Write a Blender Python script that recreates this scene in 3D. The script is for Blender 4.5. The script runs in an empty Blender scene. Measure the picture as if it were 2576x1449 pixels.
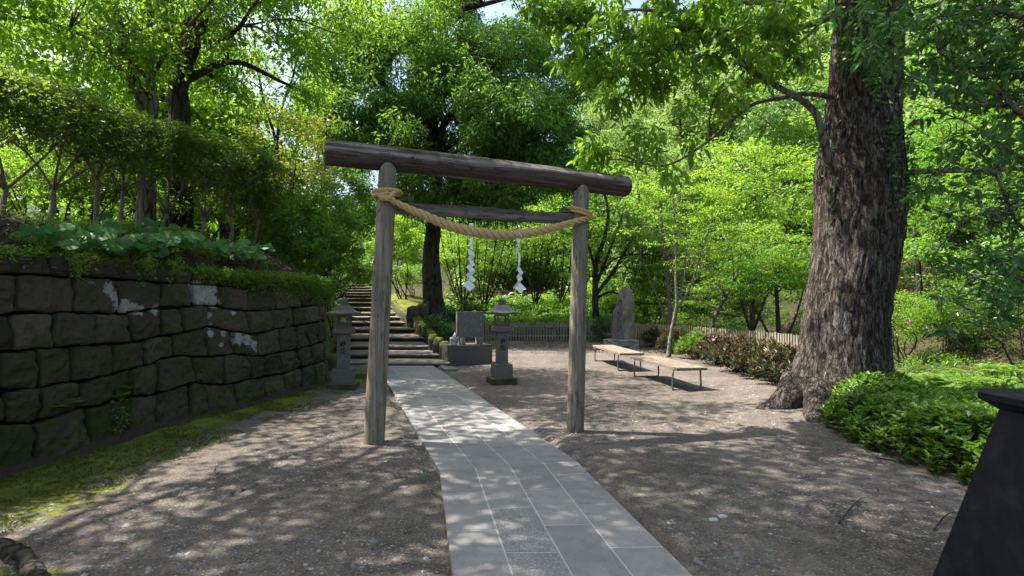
import bpy, bmesh, math, random
import numpy as np
from mathutils import Vector, Matrix

# ------------------------------------------------------------------ camera, sky, sun, exposure
F, CX, CY, EYE = 1350.0, 1288.0, 724.5, 1.65      # focal length and picture centre in units of a 2576 px wide photo
PITCH = math.atan((765.0 - CY) / F)
scene = bpy.context.scene
cam_data = bpy.data.cameras.new('camera')
cam_data.sensor_width = 36.0
cam_data.lens = 36.0 * F / 2576.0
cam_data.clip_start = 0.05
cam_data.clip_end = 1500.0
cam = bpy.data.objects.new('camera', cam_data)
cam.location = (0, 0, EYE)
cam.rotation_euler = (math.pi / 2 + PITCH, 0, 0)
scene.collection.objects.link(cam)
scene.camera = cam

SUN_DIR = Vector((-0.50, 0.10, 0.86)).normalized()      # towards the sun
SUN_EL = math.asin(SUN_DIR.z)
SUN_AZ = math.atan2(SUN_DIR.x, SUN_DIR.y)
world = bpy.data.worlds.new('World')
scene.world = world
world.use_nodes = True
wn = world.node_tree.nodes
wl = world.node_tree.links
bg = wn['Background']
sky = wn.new('ShaderNodeTexSky')
sky.sky_type = 'NISHITA'
sky.sun_disc = False
sky.sun_elevation = SUN_EL
sky.sun_rotation = SUN_AZ
sky.air_density = 1.0
sky.dust_density = 3.5
sky.ozone_density = 1.0
wl.new(sky.outputs[0], bg.inputs[0])
bg.inputs[1].default_value = 0.15
sun_data = bpy.data.lights.new('sun', 'SUN')
sun_data.energy = 5.0
sun_data.angle = math.radians(0.5)
sun_data.color = (1.0, 0.95, 0.87)
sun = bpy.data.objects.new('sun', sun_data)
sun.rotation_euler = SUN_DIR.to_track_quat('Z', 'Y').to_euler()
scene.collection.objects.link(sun)
scene.view_settings.view_transform = 'Standard'
scene.view_settings.look = 'None'
scene.view_settings.gamma = 1.0
scene.view_settings.exposure = 1.42
scene.cycles.max_bounces = 7
scene.cycles.diffuse_bounces = 4
scene.cycles.glossy_bounces = 2
scene.cycles.transmission_bounces = 4
scene.cycles.transparent_max_bounces = 4
scene.cycles.use_denoising = True
scene.cycles.sample_clamp_indirect = 6.0
scene.cycles.caustics_reflective = False
scene.cycles.caustics_refractive = False

R = random.Random(7)
RNG = np.random.default_rng(11)
COL = scene.collection

# ------------------------------------------------------------------ where a point of the photo lies in space
CP, SP = math.cos(PITCH), math.sin(PITCH)
def ray(px, py):
    a, b = (px - CX) / F, -(py - CY) / F
    return Vector((a, CP - b * SP, SP + b * CP))
def P(px, py, Y):                                       # at distance Y in front of the camera
    d = ray(px, py)
    return Vector((0, 0, EYE)) + d * (Y / d.y)
def G(px, py, z=0.0):                                   # on the level z
    d = ray(px, py)
    return Vector((0, 0, EYE)) + d * ((z - EYE) / d.z)

# ------------------------------------------------------------------ vectorised noise
def _hash(ix, iy, iz, seed):
    h = (ix * 374761393 + iy * 668265263 + iz * 2147483647 + seed * 1274126177) & 0xffffffff
    h = ((h ^ (h >> 13)) * 1274126177) & 0xffffffff
    h = (h ^ (h >> 16)) & 0xffffffff
    return h.astype(np.float64) / 4294967295.0
def vnoise(p, seed=0):
    p = np.asarray(p, float)
    i = np.floor(p).astype(np.int64)
    f = p - i
    f = f * f * (3 - 2 * f)
    r = 0
    for dx in (0, 1):
        for dy in (0, 1):
            for dz in (0, 1):
                w = (f[:, 0] if dx else 1 - f[:, 0]) * (f[:, 1] if dy else 1 - f[:, 1]) * (f[:, 2] if dz else 1 - f[:, 2])
                r = r + w * _hash(i[:, 0] + dx, i[:, 1] + dy, i[:, 2] + dz, seed)
    return r * 2 - 1
def fbm(p, oct=4, seed=0, gain=.5):
    p = np.asarray(p, float); a = 1; s = 0
    for k in range(oct):
        s = s + a * vnoise(p * 2 ** k + 17.3 * k, seed + k); a *= gain
    return s
def sstep(a, b, x):
    t = np.clip((x - a) / (b - a), 0, 1)
    return t * t * (3 - 2 * t)

# ------------------------------------------------------------------ objects
def tag(o, label=None, cat=None, group=None, kind=None):
    if label: o['label'] = label
    if cat: o['category'] = cat
    if group: o['group'] = group
    if kind: o['kind'] = kind
    return o
def empty(name, loc, label, cat, group=None, rz=0.0):
    o = bpy.data.objects.new(name, None)
    o.empty_display_size = .2
    o.location = loc
    o.rotation_euler = (0, 0, rz)
    COL.objects.link(o)
    return tag(o, label, cat, group)
def link(name, me, mat=None, parent=None, world_space=True):
    if mat is not None and not me.materials:
        for m in (mat if isinstance(mat, (list, tuple)) else [mat]):
            me.materials.append(m)
    o = bpy.data.objects.new(name, me)
    COL.objects.link(o)
    if parent is not None:
        o.parent = parent
        if world_space:       # mesh given in world coordinates
            mw = Matrix.LocRotScale(parent.location, parent.rotation_euler, parent.scale)
            q = parent.parent
            while q is not None:
                mw = Matrix.LocRotScale(q.location, q.rotation_euler, q.scale) @ mw
                q = q.parent
            o.matrix_parent_inverse = mw.inverted()
    return o
class MB:
    """collects geometry for ONE mesh"""
    def __init__(s): s.v = []; s.f = []; s.n = 0; s.t = []; s.sm = []
    def add(s, v, f, tint=0.5, smooth=False):
        v = np.asarray(v, float).reshape(-1, 3)
        s.v.append(v)
        for q in f: s.f.append(tuple(int(i) + s.n for i in q))
        s.n += len(v)
        s.t += [tint] * len(f); s.sm += [smooth] * len(f)
        return s
    def box(s, c, size, rz=0.0, tint=.5, M=None, taper=1.0):
        x, y, z = [k / 2 for k in size]
        v = np.array([(a * x * (taper if d > 0 else 1), b * y * (taper if d > 0 else 1), d * z) for d in (-1, 1) for a, b in ((-1, -1), (1, -1), (1, 1), (-1, 1))])
        v = v @ np.array([[math.cos(rz), math.sin(rz), 0], [-math.sin(rz), math.cos(rz), 0], [0, 0, 1]]) + np.array(c, float)
        if M is not None: v = np.array([M @ Vector(k) for k in v])
        return s.add(v, [(3, 2, 1, 0), (4, 5, 6, 7), (0, 1, 5, 4), (1, 2, 6, 5), (2, 3, 7, 6), (3, 0, 4, 7)], tint)
    def tube(s, pts, rad, seg=8, tint=.5, cap=True, rough=0.0, seed=0, prof=None):
        v, f = tube_vf(pts, rad, seg, cap, rough, seed, prof)
        return s.add(v, f, tint, True)
    def build(s, name, mat, parent=None, label=None, smooth=None, bevel=0, world_space=True):
        me = bpy.data.meshes.new(name)
        v = np.concatenate(s.v) if s.v else np.zeros((0, 3))
        me.from_pydata(v.tolist(), [], s.f)
        a = me.attributes.new('tint', 'FLOAT', 'FACE')
        a.data.foreach_set('value', np.array(s.t, dtype=np.float32))
        me.polygons.foreach_set('use_smooth', np.array([bool(x) for x in s.sm] if smooth is None else [smooth] * len(s.f)))
        me.update()
        if bevel:
            bm = bmesh.new(); bm.from_mesh(me)
            bmesh.ops.bevel(bm, geom=[e for e in bm.edges if len(e.link_faces) == 2 and e.calc_face_angle(0) > .5], offset=bevel, segments=2, profile=.6, affect='EDGES')
            bm.to_mesh(me); bm.free()
        o = link(name, me, mat, parent, world_space)
        if label: o['label'] = label
        return o
def catmull(pts, n):
    """smooth path through points (rows of any width)"""
    p = np.asarray(pts, float)
    if len(p) < 3:
        t = np.linspace(0, 1, n)[:, None]
        return p[0] * (1 - t) + p[-1] * t
    q = np.vstack([2 * p[0] - p[1], p, 2 * p[-1] - p[-2]])
    u = np.linspace(0, len(p) - 1, n)
    k = np.minimum(u.astype(int), len(p) - 2); t = (u - k)[:, None]
    a, b, c, d = q[k], q[k + 1], q[k + 2], q[k + 3]
    return .5 * (2 * b + (c - a) * t + (2 * a - 5 * b + 4 * c - d) * t ** 2 + (3 * b - a - 3 * c + d) * t ** 3)
def frames(p):
    """tangent frames along a path, numpy"""
    t = np.gradient(p, axis=0); t /= np.linalg.norm(t, axis=1)[:, None] + 1e-9
    ref = np.tile(np.array([[.13, .21, .97]]), (len(p), 1))
    if abs(t[:, 2]).mean() > .8: ref = np.tile(np.array([[.97, .2, .1]]), (len(p), 1))
    u = np.cross(t, ref); u /= np.linalg.norm(u, axis=1)[:, None] + 1e-9
    w = np.cross(u, t)
    return t, u, w
def tube_vf(pts, rad, seg=8, cap=True, rough=0.0, seed=0, prof=None):
    p = np.asarray(pts, float); n = len(p)
    r = np.broadcast_to(np.asarray(rad, float), (n,))
    t, u, w = frames(p)
    a = np.arange(seg) / seg * 2 * math.pi
    ring = u[:, None, :] * np.cos(a)[None, :, None] + w[:, None, :] * np.sin(a)[None, :, None]
    rr = np.tile(r[:, None], (1, seg))
    if prof is not None: rr = rr * prof(a, np.linspace(0, 1, n))
    v = p[:, None, :] + ring * rr[:, :, None]
    if rough:
        nz = fbm(v.reshape(-1, 3) / (r.mean() * 1.5), 3, seed).reshape(n, seg)
        v = p[:, None, :] + ring * (rr * (1 + rough * nz))[:, :, None]
    v = v.reshape(-1, 3)
    i = np.arange(n - 1)[:, None] * seg; j = np.arange(seg)[None, :]; k = (j + 1) % seg
    f = np.stack([i + j, i + k, i + seg + k, i + seg + j], -1).reshape(-1, 4).tolist()
    if cap:
        f = [list(q) for q in f]
        f.append(list(range(seg))[::-1]); f.append([(n - 1) * seg + q for q in range(seg)])
    return v, f
def quadmesh(name, V, Q, tint=None, smooth=False, tint_name='tint'):
    """fast mesh of quads from numpy arrays"""
    me = bpy.data.meshes.new(name)
    nv, nq = len(V), len(Q)
    me.vertices.add(nv); me.loops.add(nq * 4); me.polygons.add(nq)
    me.vertices.foreach_set('co', np.ascontiguousarray(V, dtype=np.float32).ravel())
    me.loops.foreach_set('vertex_index', np.ascontiguousarray(Q, dtype=np.int32).ravel())
    me.polygons.foreach_set('loop_start', np.arange(0, nq * 4, 4, dtype=np.int32))
    me.polygons.foreach_set('loop_total', np.full(nq, 4, dtype=np.int32))
    me.polygons.foreach_set('use_smooth', np.full(nq, smooth))
    if tint is not None:
        a = me.attributes.new(tint_name, 'FLOAT', 'FACE')
        a.data.foreach_set('value', np.ascontiguousarray(tint, dtype=np.float32))
    me.update(calc_edges=True)
    return me

# ------------------------------------------------------------------ materials
class NT:
    def __init__(s, name):
        s.m = bpy.data.materials.new(name); s.m.use_nodes = True
        s.t = s.m.node_tree; s.n = s.t.nodes; s.l = s.t.links
        s.b = s.n['Principled BSDF']; s.out = s.n['Material Output']
    def set(s, sock, v):
        if isinstance(v, bpy.types.NodeSocket): s.l.new(v, sock)
        elif isinstance(v, (tuple, list)) and len(v) == 3 and sock.type == 'RGBA': sock.default_value = (*v, 1)
        else: sock.default_value = v
        return s
    def coord(s, kind='Object', scale=(1, 1, 1), rot=(0, 0, 0)):
        c = s.n.new('ShaderNodeTexCoord'); m = s.n.new('ShaderNodeMapping')
        s.l.new(c.outputs[kind], m.inputs[0]); m.inputs['Scale'].default_value = scale; m.inputs['Rotation'].default_value = rot
        return m.outputs[0]
    def noise(s, vec, scale=5, detail=4, rough=.6, dist=0, color=False):
        n = s.n.new('ShaderNodeTexNoise'); s.l.new(vec, n.inputs['Vector'])
        n.inputs['Scale'].default_value = scale; n.inputs['Detail'].default_value = detail
        n.inputs['Roughness'].default_value = rough; n.inputs['Distortion'].default_value = dist
        return n.outputs['Color' if color else 'Fac']
    def voro(s, vec, scale=5, feat='F1', out='Distance', rand=1.0):
        n = s.n.new('ShaderNodeTexVoronoi'); n.feature = feat; s.l.new(vec, n.inputs['Vector'])
        n.inputs['Scale'].default_value = scale; n.inputs['Randomness'].default_value = rand
        return n.outputs[out]
    def ramp(s, fac, *stops, inter='LINEAR'):
        n = s.n.new('ShaderNodeValToRGB'); n.color_ramp.interpolation = inter
        e = n.color_ramp.elements
        while len(e) < len(stops): e.new(.5)
        for k, (p, c) in zip(e, stops):
            k.position = p; k.color = (*c, 1) if isinstance(c, (tuple, list)) else (c, c, c, 1)
        s.set(n.inputs[0], fac)
        return n.outputs[0]
    def mix(s, fac, a, b, mode='MIX'):
        n = s.n.new('ShaderNodeMix'); n.data_type = 'RGBA'; n.blend_type = mode
        s.set(n.inputs[0], fac); s.set(n.inputs[6], a); s.set(n.inputs[7], b)
        return n.outputs[2]
    def math(s, op, a, b=0.0, clamp=False):
        n = s.n.new('ShaderNodeMath'); n.operation = op; n.use_clamp = clamp
        s.set(n.inputs[0], a); s.set(n.inputs[1], b)
        return n.outputs[0]
    def attr(s, name='tint'):
        n = s.n.new('ShaderNodeAttribute'); n.attribute_name = name
        return n.outputs['Fac']
    def geo(s, out='Normal'):
        return s.n.new('ShaderNodeNewGeometry').outputs[out]
    def sep(s, v, k='Z'):
        n = s.n.new('ShaderNodeSeparateXYZ'); s.l.new(v, n.inputs[0]); return n.outputs[k]
    def bump(s, h, strength=.5, dist=.02):
        n = s.n.new('ShaderNodeBump'); s.set(n.inputs['Height'], h)
        n.inputs['Strength'].default_value = strength; n.inputs['Distance'].default_value = dist
        s.l.new(n.outputs[0], s.b.inputs['Normal']); return s
    def done(s, base=None, rough=None, spec=None, metal=None):
        if base is not None: s.set(s.b.inputs['Base Color'], base)
        if rough is not None: s.set(s.b.inputs['Roughness'], rough)
        if spec is not None: s.b.inputs['Specular IOR Level'].default_value = spec
        if metal is not None: s.b.inputs['Metallic'].default_value = metal
        return s.m

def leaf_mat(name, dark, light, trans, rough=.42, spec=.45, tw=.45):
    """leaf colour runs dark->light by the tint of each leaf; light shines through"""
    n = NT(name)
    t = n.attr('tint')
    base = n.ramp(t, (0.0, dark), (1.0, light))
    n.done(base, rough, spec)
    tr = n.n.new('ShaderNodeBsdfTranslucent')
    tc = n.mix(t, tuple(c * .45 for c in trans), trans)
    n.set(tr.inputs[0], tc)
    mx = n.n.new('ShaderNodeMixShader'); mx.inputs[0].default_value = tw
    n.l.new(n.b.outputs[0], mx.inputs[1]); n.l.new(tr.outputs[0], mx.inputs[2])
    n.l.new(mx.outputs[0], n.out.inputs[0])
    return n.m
MT = {}
def mk_materials():
    # leaves
    MT['lime'] = leaf_mat('leaf_lime', (.026, .078, .010), (.16, .30, .03), (.50, .82, .05), tw=.48)
    MT['green'] = leaf_mat('leaf_green', (.025, .075, .012), (.12, .235, .03), (.38, .68, .05), tw=.45)
    MT['deep'] = leaf_mat('leaf_deep', (.02, .055, .012), (.06, .14, .025), (.14, .34, .04), rough=.33, tw=.32)
    MT['paleleaf'] = leaf_mat('leaf_pale', (.05, .10, .03), (.20, .30, .09), (.44, .64, .15), tw=.45)
    MT['fresh'] = leaf_mat('leaf_fresh', (.020, .065, .012), (.10, .23, .03), (.28, .62, .05), tw=.45)
    MT['gloss'] = leaf_mat('leaf_glossy', (.018, .058, .012), (.15, .27, .03), (.30, .52, .04), rough=.38, spec=.4, tw=.35)
    MT['yellow'] = leaf_mat('leaf_yellowish', (.045, .085, .012), (.19, .22, .03), (.46, .56, .05), rough=.3, spec=.6)
    MT['red'] = leaf_mat('leaf_bronze', (.035, .05, .018), (.17, .085, .04), (.16, .12, .04), rough=.45, tw=.25)
    for nd in MT['red'].node_tree.nodes:
        if nd.type == 'VALTORGB':
            e = nd.color_ramp.elements; e[0].color = (.022, .045, .012, 1); e[1].color = (.23, .095, .045, 1)
            for p_, c_ in ((.5, (.05, .085, .022)), (.68, (.085, .085, .032))):
                q = e.new(p_); q.color = (*c_, 1)
    MT['round'] = leaf_mat('leaf_round', (.022, .085, .018), (.06, .19, .03), (.16, .46, .05), rough=.5, spec=.3, tw=.35)
    MT['fern'] = leaf_mat('leaf_fern', (.06, .13, .02), (.16, .27, .04), (.40, .62, .07))
    MT['dry'] = leaf_mat('leaf_dry', (.07, .045, .03), (.30, .23, .16), (.25, .16, .08), rough=.7, spec=.2, tw=.15)
    # bark
    def bark(name, a, b, c, sc=6, st=.16, moss=0.0, bump=.8, dist=.03):
        n = NT(name); v = n.coord('Object', (1, 1, st)); v2 = n.coord('Object')
        cr = n.voro(n.mix(.25, v, n.noise(v, 3, 3, color=True)), sc, 'DISTANCE_TO_EDGE')
        fi = n.noise(v, sc * 3, 6, .7)
        base = n.mix(fi, a, b)
        base = n.mix(n.ramp(n.noise(v2, 1.7, 4), (.5, 0), (.7, 1)), base, c)
        base = n.mix(n.ramp(cr, (0, 1), (.14, 0)), base, tuple(k * .3 for k in a))
        if moss: base = n.mix(n.ramp(n.noise(v2, 2.3, 5), (.62 - moss, 0), (.75, 1)), base, (.06, .09, .02))
        n.bump(n.math('ADD', n.ramp(cr, (0, 0), (.25, 1)), n.math('MULTIPLY', fi, .6)), bump, dist)
        MT[name] = n.done(base, .9, .2)
    n = NT('bark_big'); v = n.coord('Object', (1, 1, .24)); v2 = n.coord('Object'); v3 = n.coord('Object', (1, 1, .45))
    g = n.noise(v, 30, 8, .72, .5); pl = n.noise(v3, 38, 5, .7); cr = n.ramp(n.noise(v, 17, 5, .7, .8), (.38, 0), (.52, 1))
    base = n.mix(n.ramp(g, (.35, 0), (.68, 1)), (.070, .054, .045), (.185, .150, .130))
    base = n.mix(n.ramp(n.noise(v2, 1.3, 4), (.42, 0), (.62, .7)), base, n.mix(pl, (.05, .045, .030), (.12, .105, .075)))
    base = n.mix(n.ramp(pl, (.60, 0), (.68, .55)), base, (.30, .27, .24))
    dv = n.mix(.06, n.coord('Object', (1, 1, .20)), n.noise(v2, 14, 3, color=True))
    ve = n.voro(dv, 21, 'DISTANCE_TO_EDGE'); vcol = n.voro(dv, 21, 'F1', 'Color')
    base = n.mix(.55, base, n.mix(n.sep(vcol, 'X'), (.075, .058, .048), (.24, .205, .18)))
    base = n.mix(cr, (.034, .026, .021), base)
    crack = n.ramp(ve, (0, 1), (.07, 0))
    base = n.mix(n.math('MULTIPLY', crack, .75), base, (.022, .017, .014))
    cr = n.math('SUBTRACT', cr, crack)
    n.bump(n.math('ADD', n.math('MULTIPLY', cr, 1.2), n.math('ADD', g, n.math('MULTIPLY', pl, .7))), 1.0, .03)
    MT['bark_big'] = n.done(base, .92, .15)
    bark('bark_dark', (.035, .028, .022), (.09, .072, .058), (.06, .055, .04), 9, .2, .08)
    bark('bark_grey', (.10, .085, .07), (.22, .19, .16), (.16, .15, .12), 9, .25, .03, .5, .01)
    bark('bark_pale', (.14, .12, .095), (.27, .24, .20), (.17, .16, .12), 12, 1.6, .0, .4, .01)
    # dirt
    n = NT('dirt_ground'); v = n.coord('Object')
    big = n.noise(v, .9, 5, .6); mid = n.noise(v, 6, 5, .65); fine = n.noise(v, 55, 4, .7)
    base = n.mix(n.ramp(big, (.35, 0), (.65, 1)), (.092, .073, .058), (.185, .152, .124))
    base = n.mix(n.ramp(mid, (.42, 0), (.66, .8)), base, (.060, .045, .035))
    base = n.mix(n.ramp(fine, (.45, 0), (.62, .45)), base, (.26, .235, .215))
    vc = n.voro(v, 40, 'F1', 'Color'); vd = n.voro(v, 40, 'F1')
    peb = n.math('MULTIPLY', n.ramp(n.sep(vc, 'X'), (.40, 0), (.46, 1)), n.ramp(vd, (.3, 1), (.42, 0)))
    peb = n.math('MULTIPLY', peb, n.ramp(n.noise(v, .7, 3), (.36, .3), (.56, 1)))
    base = n.mix(peb, base, n.mix(n.sep(vc, 'Y'), (.11, .105, .11), (.34, .325, .31)))
    mo = n.attr('moss')
    mm = n.ramp(n.math('ADD', mo, n.math('MULTIPLY', n.math('SUBTRACT', n.noise(v, 4.5, 7, .72), .5), 2.0)), (.42, 0), (.60, 1))
    mosscol = n.mix(n.noise(v, 26, 6, .75), (.045, .055, .010), (.24, .25, .04))
    mosscol = n.mix(n.ramp(n.noise(v, 2.2, 4), (.45, 0), (.65, .7)), mosscol, (.05, .055, .018))
    base = n.mix(mm, base, mosscol)
    so = n.attr('soil')
    soil = n.mix(n.noise(v, 12, 5, .7), (.030, .024, .015), (.095, .072, .048))
    far = n.attr('far')
    soil = n.mix(far, soil, n.mix(n.noise(v, 5, 6, .75), (.012, .022, .006), (.055, .075, .02)))
    base = n.mix(n.ramp(n.math('ADD', so, n.math('MULTIPLY', n.math('SUBTRACT', mid, .5), .5)), (.4, 0), (.6, 1)), base, soil)
    h = n.math('ADD', n.math('MULTIPLY', fine, .5), n.math('ADD', n.math('MULTIPLY', peb, .5), n.math('MULTIPLY', mid, 1.5)))
    n.bump(h, 1.0, .028)
    MT['dirt'] = n.done(base, .95, .15)
    # paving
    n = NT('paving_slab'); v = n.coord('Object'); t = n.attr('tint')
    base = n.mix(t, (.225, .210, .198), (.315, .297, .280))
    base = n.mix(n.ramp(n.noise(v, 5.5, 6, .7), (.46, 0), (.70, .7)), base, (.17, .16, .148))
    base = n.mix(n.ramp(n.noise(v, 2.2, 5), (.45, 0), (.75, .5)), base, (.26, .24, .22))
    sp = n.math('MULTIPLY', n.ramp(n.noise(v, 75, 4, .75), (.54, 0), (.61, .8)), n.ramp(n.math('ADD', n.noise(v, 2.7, 4, .7), n.ramp(t, (.93, 0), (.96, .22))), (.50, 0), (.70, 1)))
    base = n.mix(n.ramp(t, (.93, 0), (.96, .6)), base, (.175, .165, .155))
    base = n.mix(sp, base, (.50, .50, .50))
    base = n.mix(n.ramp(n.noise(v, 220, 2), (.4, 0), (.8, .25)), base, (.14, .145, .155))
    n.bump(n.math('ADD', n.noise(v, 160, 3), n.noise(v, 18, 5, .7)), .5, .005)
    MT['paver'] = n.done(base, .75, .3)
    n = NT('grout'); v = n.coord('Object')
    n.bump(n.noise(v, 90, 3), .5, .004)
    MT['grout'] = n.done(n.mix(n.noise(v, 20, 4), (.34, .33, .31), (.55, .54, .52)), .9, .2)
    # worked stone
    def stone(name, a, b, c=None, sc=8, bump=.4, dist=.006, moss=0, lich=0):
        n = NT(name); v = n.coord('Object')
        base = n.mix(n.noise(v, sc, 6, .65), a, b)
        base = n.mix(n.ramp(n.noise(v, sc * 22, 3), (.5, 0), (.7, .4)), base, tuple(k * .45 for k in a))
        if c: base = n.mix(n.ramp(n.noise(v, sc * .35, 5, .7), (.48, 0), (.62, .8)), base, c)
        if moss:
            up = n.ramp(n.sep(n.geo()), (.3, 0), (.9, .5))
            base = n.mix(n.ramp(n.math('ADD', n.noise(v, sc * .8, 5, .7), up), (.75 - moss, 0), (.95 - moss, 1)), base, n.mix(n.noise(v, 40, 3), (.05, .07, .012), (.17, .20, .03)))
        if lich: base = n.mix(n.ramp(n.noise(v, sc * .6, 6, .75), (.66 - lich, 0), (.70 - lich, .8)), base, (.38, .38, .34))
        n.bump(n.math('ADD', n.noise(v, sc * 12, 5, .7), n.noise(v, sc * 1.5, 4)), bump, dist)
        MT[name] = n.done(base, .92, .2)
    stone('granite', (.105, .10, .092), (.175, .165, .15), (.13, .12, .10), 6)
    stone('granite_light', (.16, .16, .155), (.26, .255, .245), (.13, .13, .11), 7, .4, .006, 0, .02)
    stone('statue', (.30, .31, .33), (.42, .43, .45), None, 12, .3)
    stone('concrete', (.075, .07, .065), (.12, .112, .105), (.095, .085, .075), 2.5, .25)
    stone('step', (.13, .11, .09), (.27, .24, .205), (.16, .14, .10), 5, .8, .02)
    stone('shaded_riser', (.055, .046, .036), (.12, .10, .08), (.05, .05, .025), 5, .8, .02)  # darker than the treads: shade on the risers painted in, plus dirt
    stone('mossy_rock', (.06, .05, .035), (.14, .12, .09), (.05, .045, .03), 5, .9, .03, .16)
    stone('rough_rock', (.15, .155, .14), (.31, .315, .285), (.17, .18, .14), 5, 1.0, .03, 0, .02)
    stone('slate', (.085, .09, .105), (.125, .13, .145), None, 5, .3, .004)
    stone('pebble', (.14, .14, .145), (.32, .32, .32), (.22, .18, .15), 14, .2)
    # retaining wall blocks
    n = NT('wall_block'); v = n.coord('Object'); t = n.attr('tint')
    base = n.mix(t, (.048, .042, .032), (.15, .118, .092))
    base = n.mix(n.ramp(n.noise(v, 7, 6, .7), (.4, 0), (.7, .8)), base, n.mix(t, (.055, .050, .038), (.13, .105, .08)))
    base = n.mix(n.ramp(n.noise(v, 1.1, 5, .65), (.46, 0), (.60, .75)), base, (.052, .068, .022))
    low = n.ramp(n.math('MULTIPLY', n.sep(v), .45), (.0, .20), (.5, 0), (.86, .0), (1.0, .22))
    base = n.mix(n.ramp(n.math('ADD', n.noise(v, 3.0, 6, .75), low), (.62, 0), (.78, .9)), base, n.mix(n.noise(v, 45, 3), (.03, .045, .01), (.10, .13, .025)))
    base = n.mix(n.ramp(n.noise(v, 40, 4, .8), (.63, 0), (.70, .35)), base, (.20, .19, .165))
    li = n.attr('lichen')
    base = n.mix(n.ramp(n.math('ADD', li, n.math('MULTIPLY', n.math('SUBTRACT', n.noise(v, 16, 7, .8), .5), 2.2)), (.56, 0), (.62, 1)), base, n.mix(n.noise(v, 30, 4), (.26, .265, .26), (.50, .505, .50)))
    n.bump(n.math('ADD', n.noise(v, 14, 8, .8), n.math('MULTIPLY', n.voro(v, 11, 'F1'), .6)), 1.0, .045)
    MT['wall'] = n.done(base, .95, .15)
    # wood
    def wood(name, a, b, c, axis='z', sc=10, cracks=1.0, green=None):
        n = NT(name)
        s = {'x': (.055, 1, 1), 'z': (1, 1, .055)}[axis]
        v = n.coord('Object', s); v2 = n.coord('Object')
        g = n.noise(v, sc * 1.4, 7, .7, .6)
        base = n.mix(n.ramp(g, (.32, 0), (.68, 1)), a, b)
        base = n.mix(n.ramp(n.noise(v, sc * .6, 4, .6, .4), (.5, 0), (.64, .9)), base, c)
        if green: base = n.mix(n.ramp(n.noise(v2, 1.4, 4), (.45, 0), (.68, .6)), base, green)
        cr = n.noise(v, sc * 2.2, 3, .5, 1.2)
        line = n.ramp(n.math('ABSOLUTE', n.math('SUBTRACT', cr, .5)), (0, 1), (.012, 0))
        line = n.math('MULTIPLY', line, n.ramp(n.noise(v2, 4, 2), (.45, 0), (.55, cracks)))
        base = n.mix(line, base, tuple(k * .15 for k in a))
        n.bump(n.math('SUBTRACT', g, n.math('MULTIPLY', line, 2.0)), .9, .012)
        MT[name] = n.done(base, .85, .25)
    wood('post_wood', (.095, .072, .050), (.34, .29, .225), (.22, .195, .15), 'z', 12, 1.0, (.13, .125, .07))
    wood('lintel_wood', (.034, .026, .022), (.10, .078, .066), (.29, .26, .24), 'x', 11)
    wood('beam_wood', (.055, .047, .038), (.145, .125, .10), (.18, .16, .13), 'x', 12)
    wood('fence_wood', (.22, .18, .13), (.40, .34, .265), (.28, .24, .18), 'z', 14, .3, (.17, .155, .10))
    wood('bench_wood', (.18, .135, .105), (.27, .215, .17), (.21, .17, .14), 'x', 12, .7)
    n = NT('rope_straw'); v = n.coord('Object'); t = n.attr('tint')
    n.bump(n.noise(v, 120, 4, .7), .8, .006)
    MT['rope'] = n.done(n.mix(n.noise(v, 60, 5, .7), (.38, .24, .09), (.66, .48, .23)), .7, .3)
    n = NT('white_paper'); MT['paper'] = n.done((.82, .83, .86), .6, .3)
    n = NT('steel_grey'); MT['steel'] = n.done((.16, .165, .18), .45, .5, .7)
    n = NT('black_metal'); v = n.coord('Object')
    n.bump(n.noise(v, 120, 3), .2, .002)
    MT['black'] = n.done(n.mix(n.ramp(n.noise(v, 6, 7, .75), (.5, 0), (.75, 1)), (.006, .006, .009), (.024, .023, .024)), n.ramp(n.noise(v, 9, 5), (.3, .45), (.7, .8)), .3)
    n = NT('ink'); MT['ink'] = n.done((.012, .011, .010), .8, .2)
    n = NT('petal_white'); MT['petal'] = n.done((.75, .74, .70), .5, .3)
    n = NT('petal_pink'); MT['pink'] = n.done((.50, .20, .42), .5, .3)
    n = NT('petal_magenta'); MT['magenta'] = n.done((.45, .03, .25), .5, .3)
    n = NT('orange_cloth'); MT['orange'] = n.done((.65, .16, .05), .8, .2)
    n = NT('pale_wall'); v = n.coord('Object'); MT['pale'] = n.done(n.mix(n.noise(v, 2, 4), (.45, .45, .46), (.6, .6, .6)), .9, .2)
    n = NT('pale_soil'); v = n.coord('Object'); MT['bed'] = n.done(n.mix(n.noise(v, 12, 5), (.20, .15, .12), (.36, .28, .24)), .95, .1)
mk_materials()
# ------------------------------------------------------------------ the lie of the land
# stairs: distance of each tread's front edge, the picture columns of its two ends, its height
ST_D = [14.28, 15.4, 16.9, 18.9, 21.6, 23.8, 26, 28.2, 30.4, 32.6, 34.8, 37, 39.2, 41.4, 43.6, 45.8, 48, 50]
ST_L = [901, 899, 897, 895, 891, 886, 882, 878, 875, 871, 866, 860, 853, 846, 838, 832, 828, 828]
ST_R = [1125, 1096, 1073, 1062, 1037, 1017, 1004, 992, 983, 975, 967, 959, 950, 942, 934, 928, 926, 924]
ST_Z = [.10, .22, .34, .48, .66, .84, 1.03, 1.2, 1.46, 1.74, 2.03, 2.28, 2.52, 2.78, 3.04, 3.31, 3.6, 3.87]
ST_XL = [(p - CX) / F * d for p, d in zip(ST_L, ST_D)]
ST_XR = [(p - CX) / F * d for p, d in zip(ST_R, ST_D)]
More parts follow.
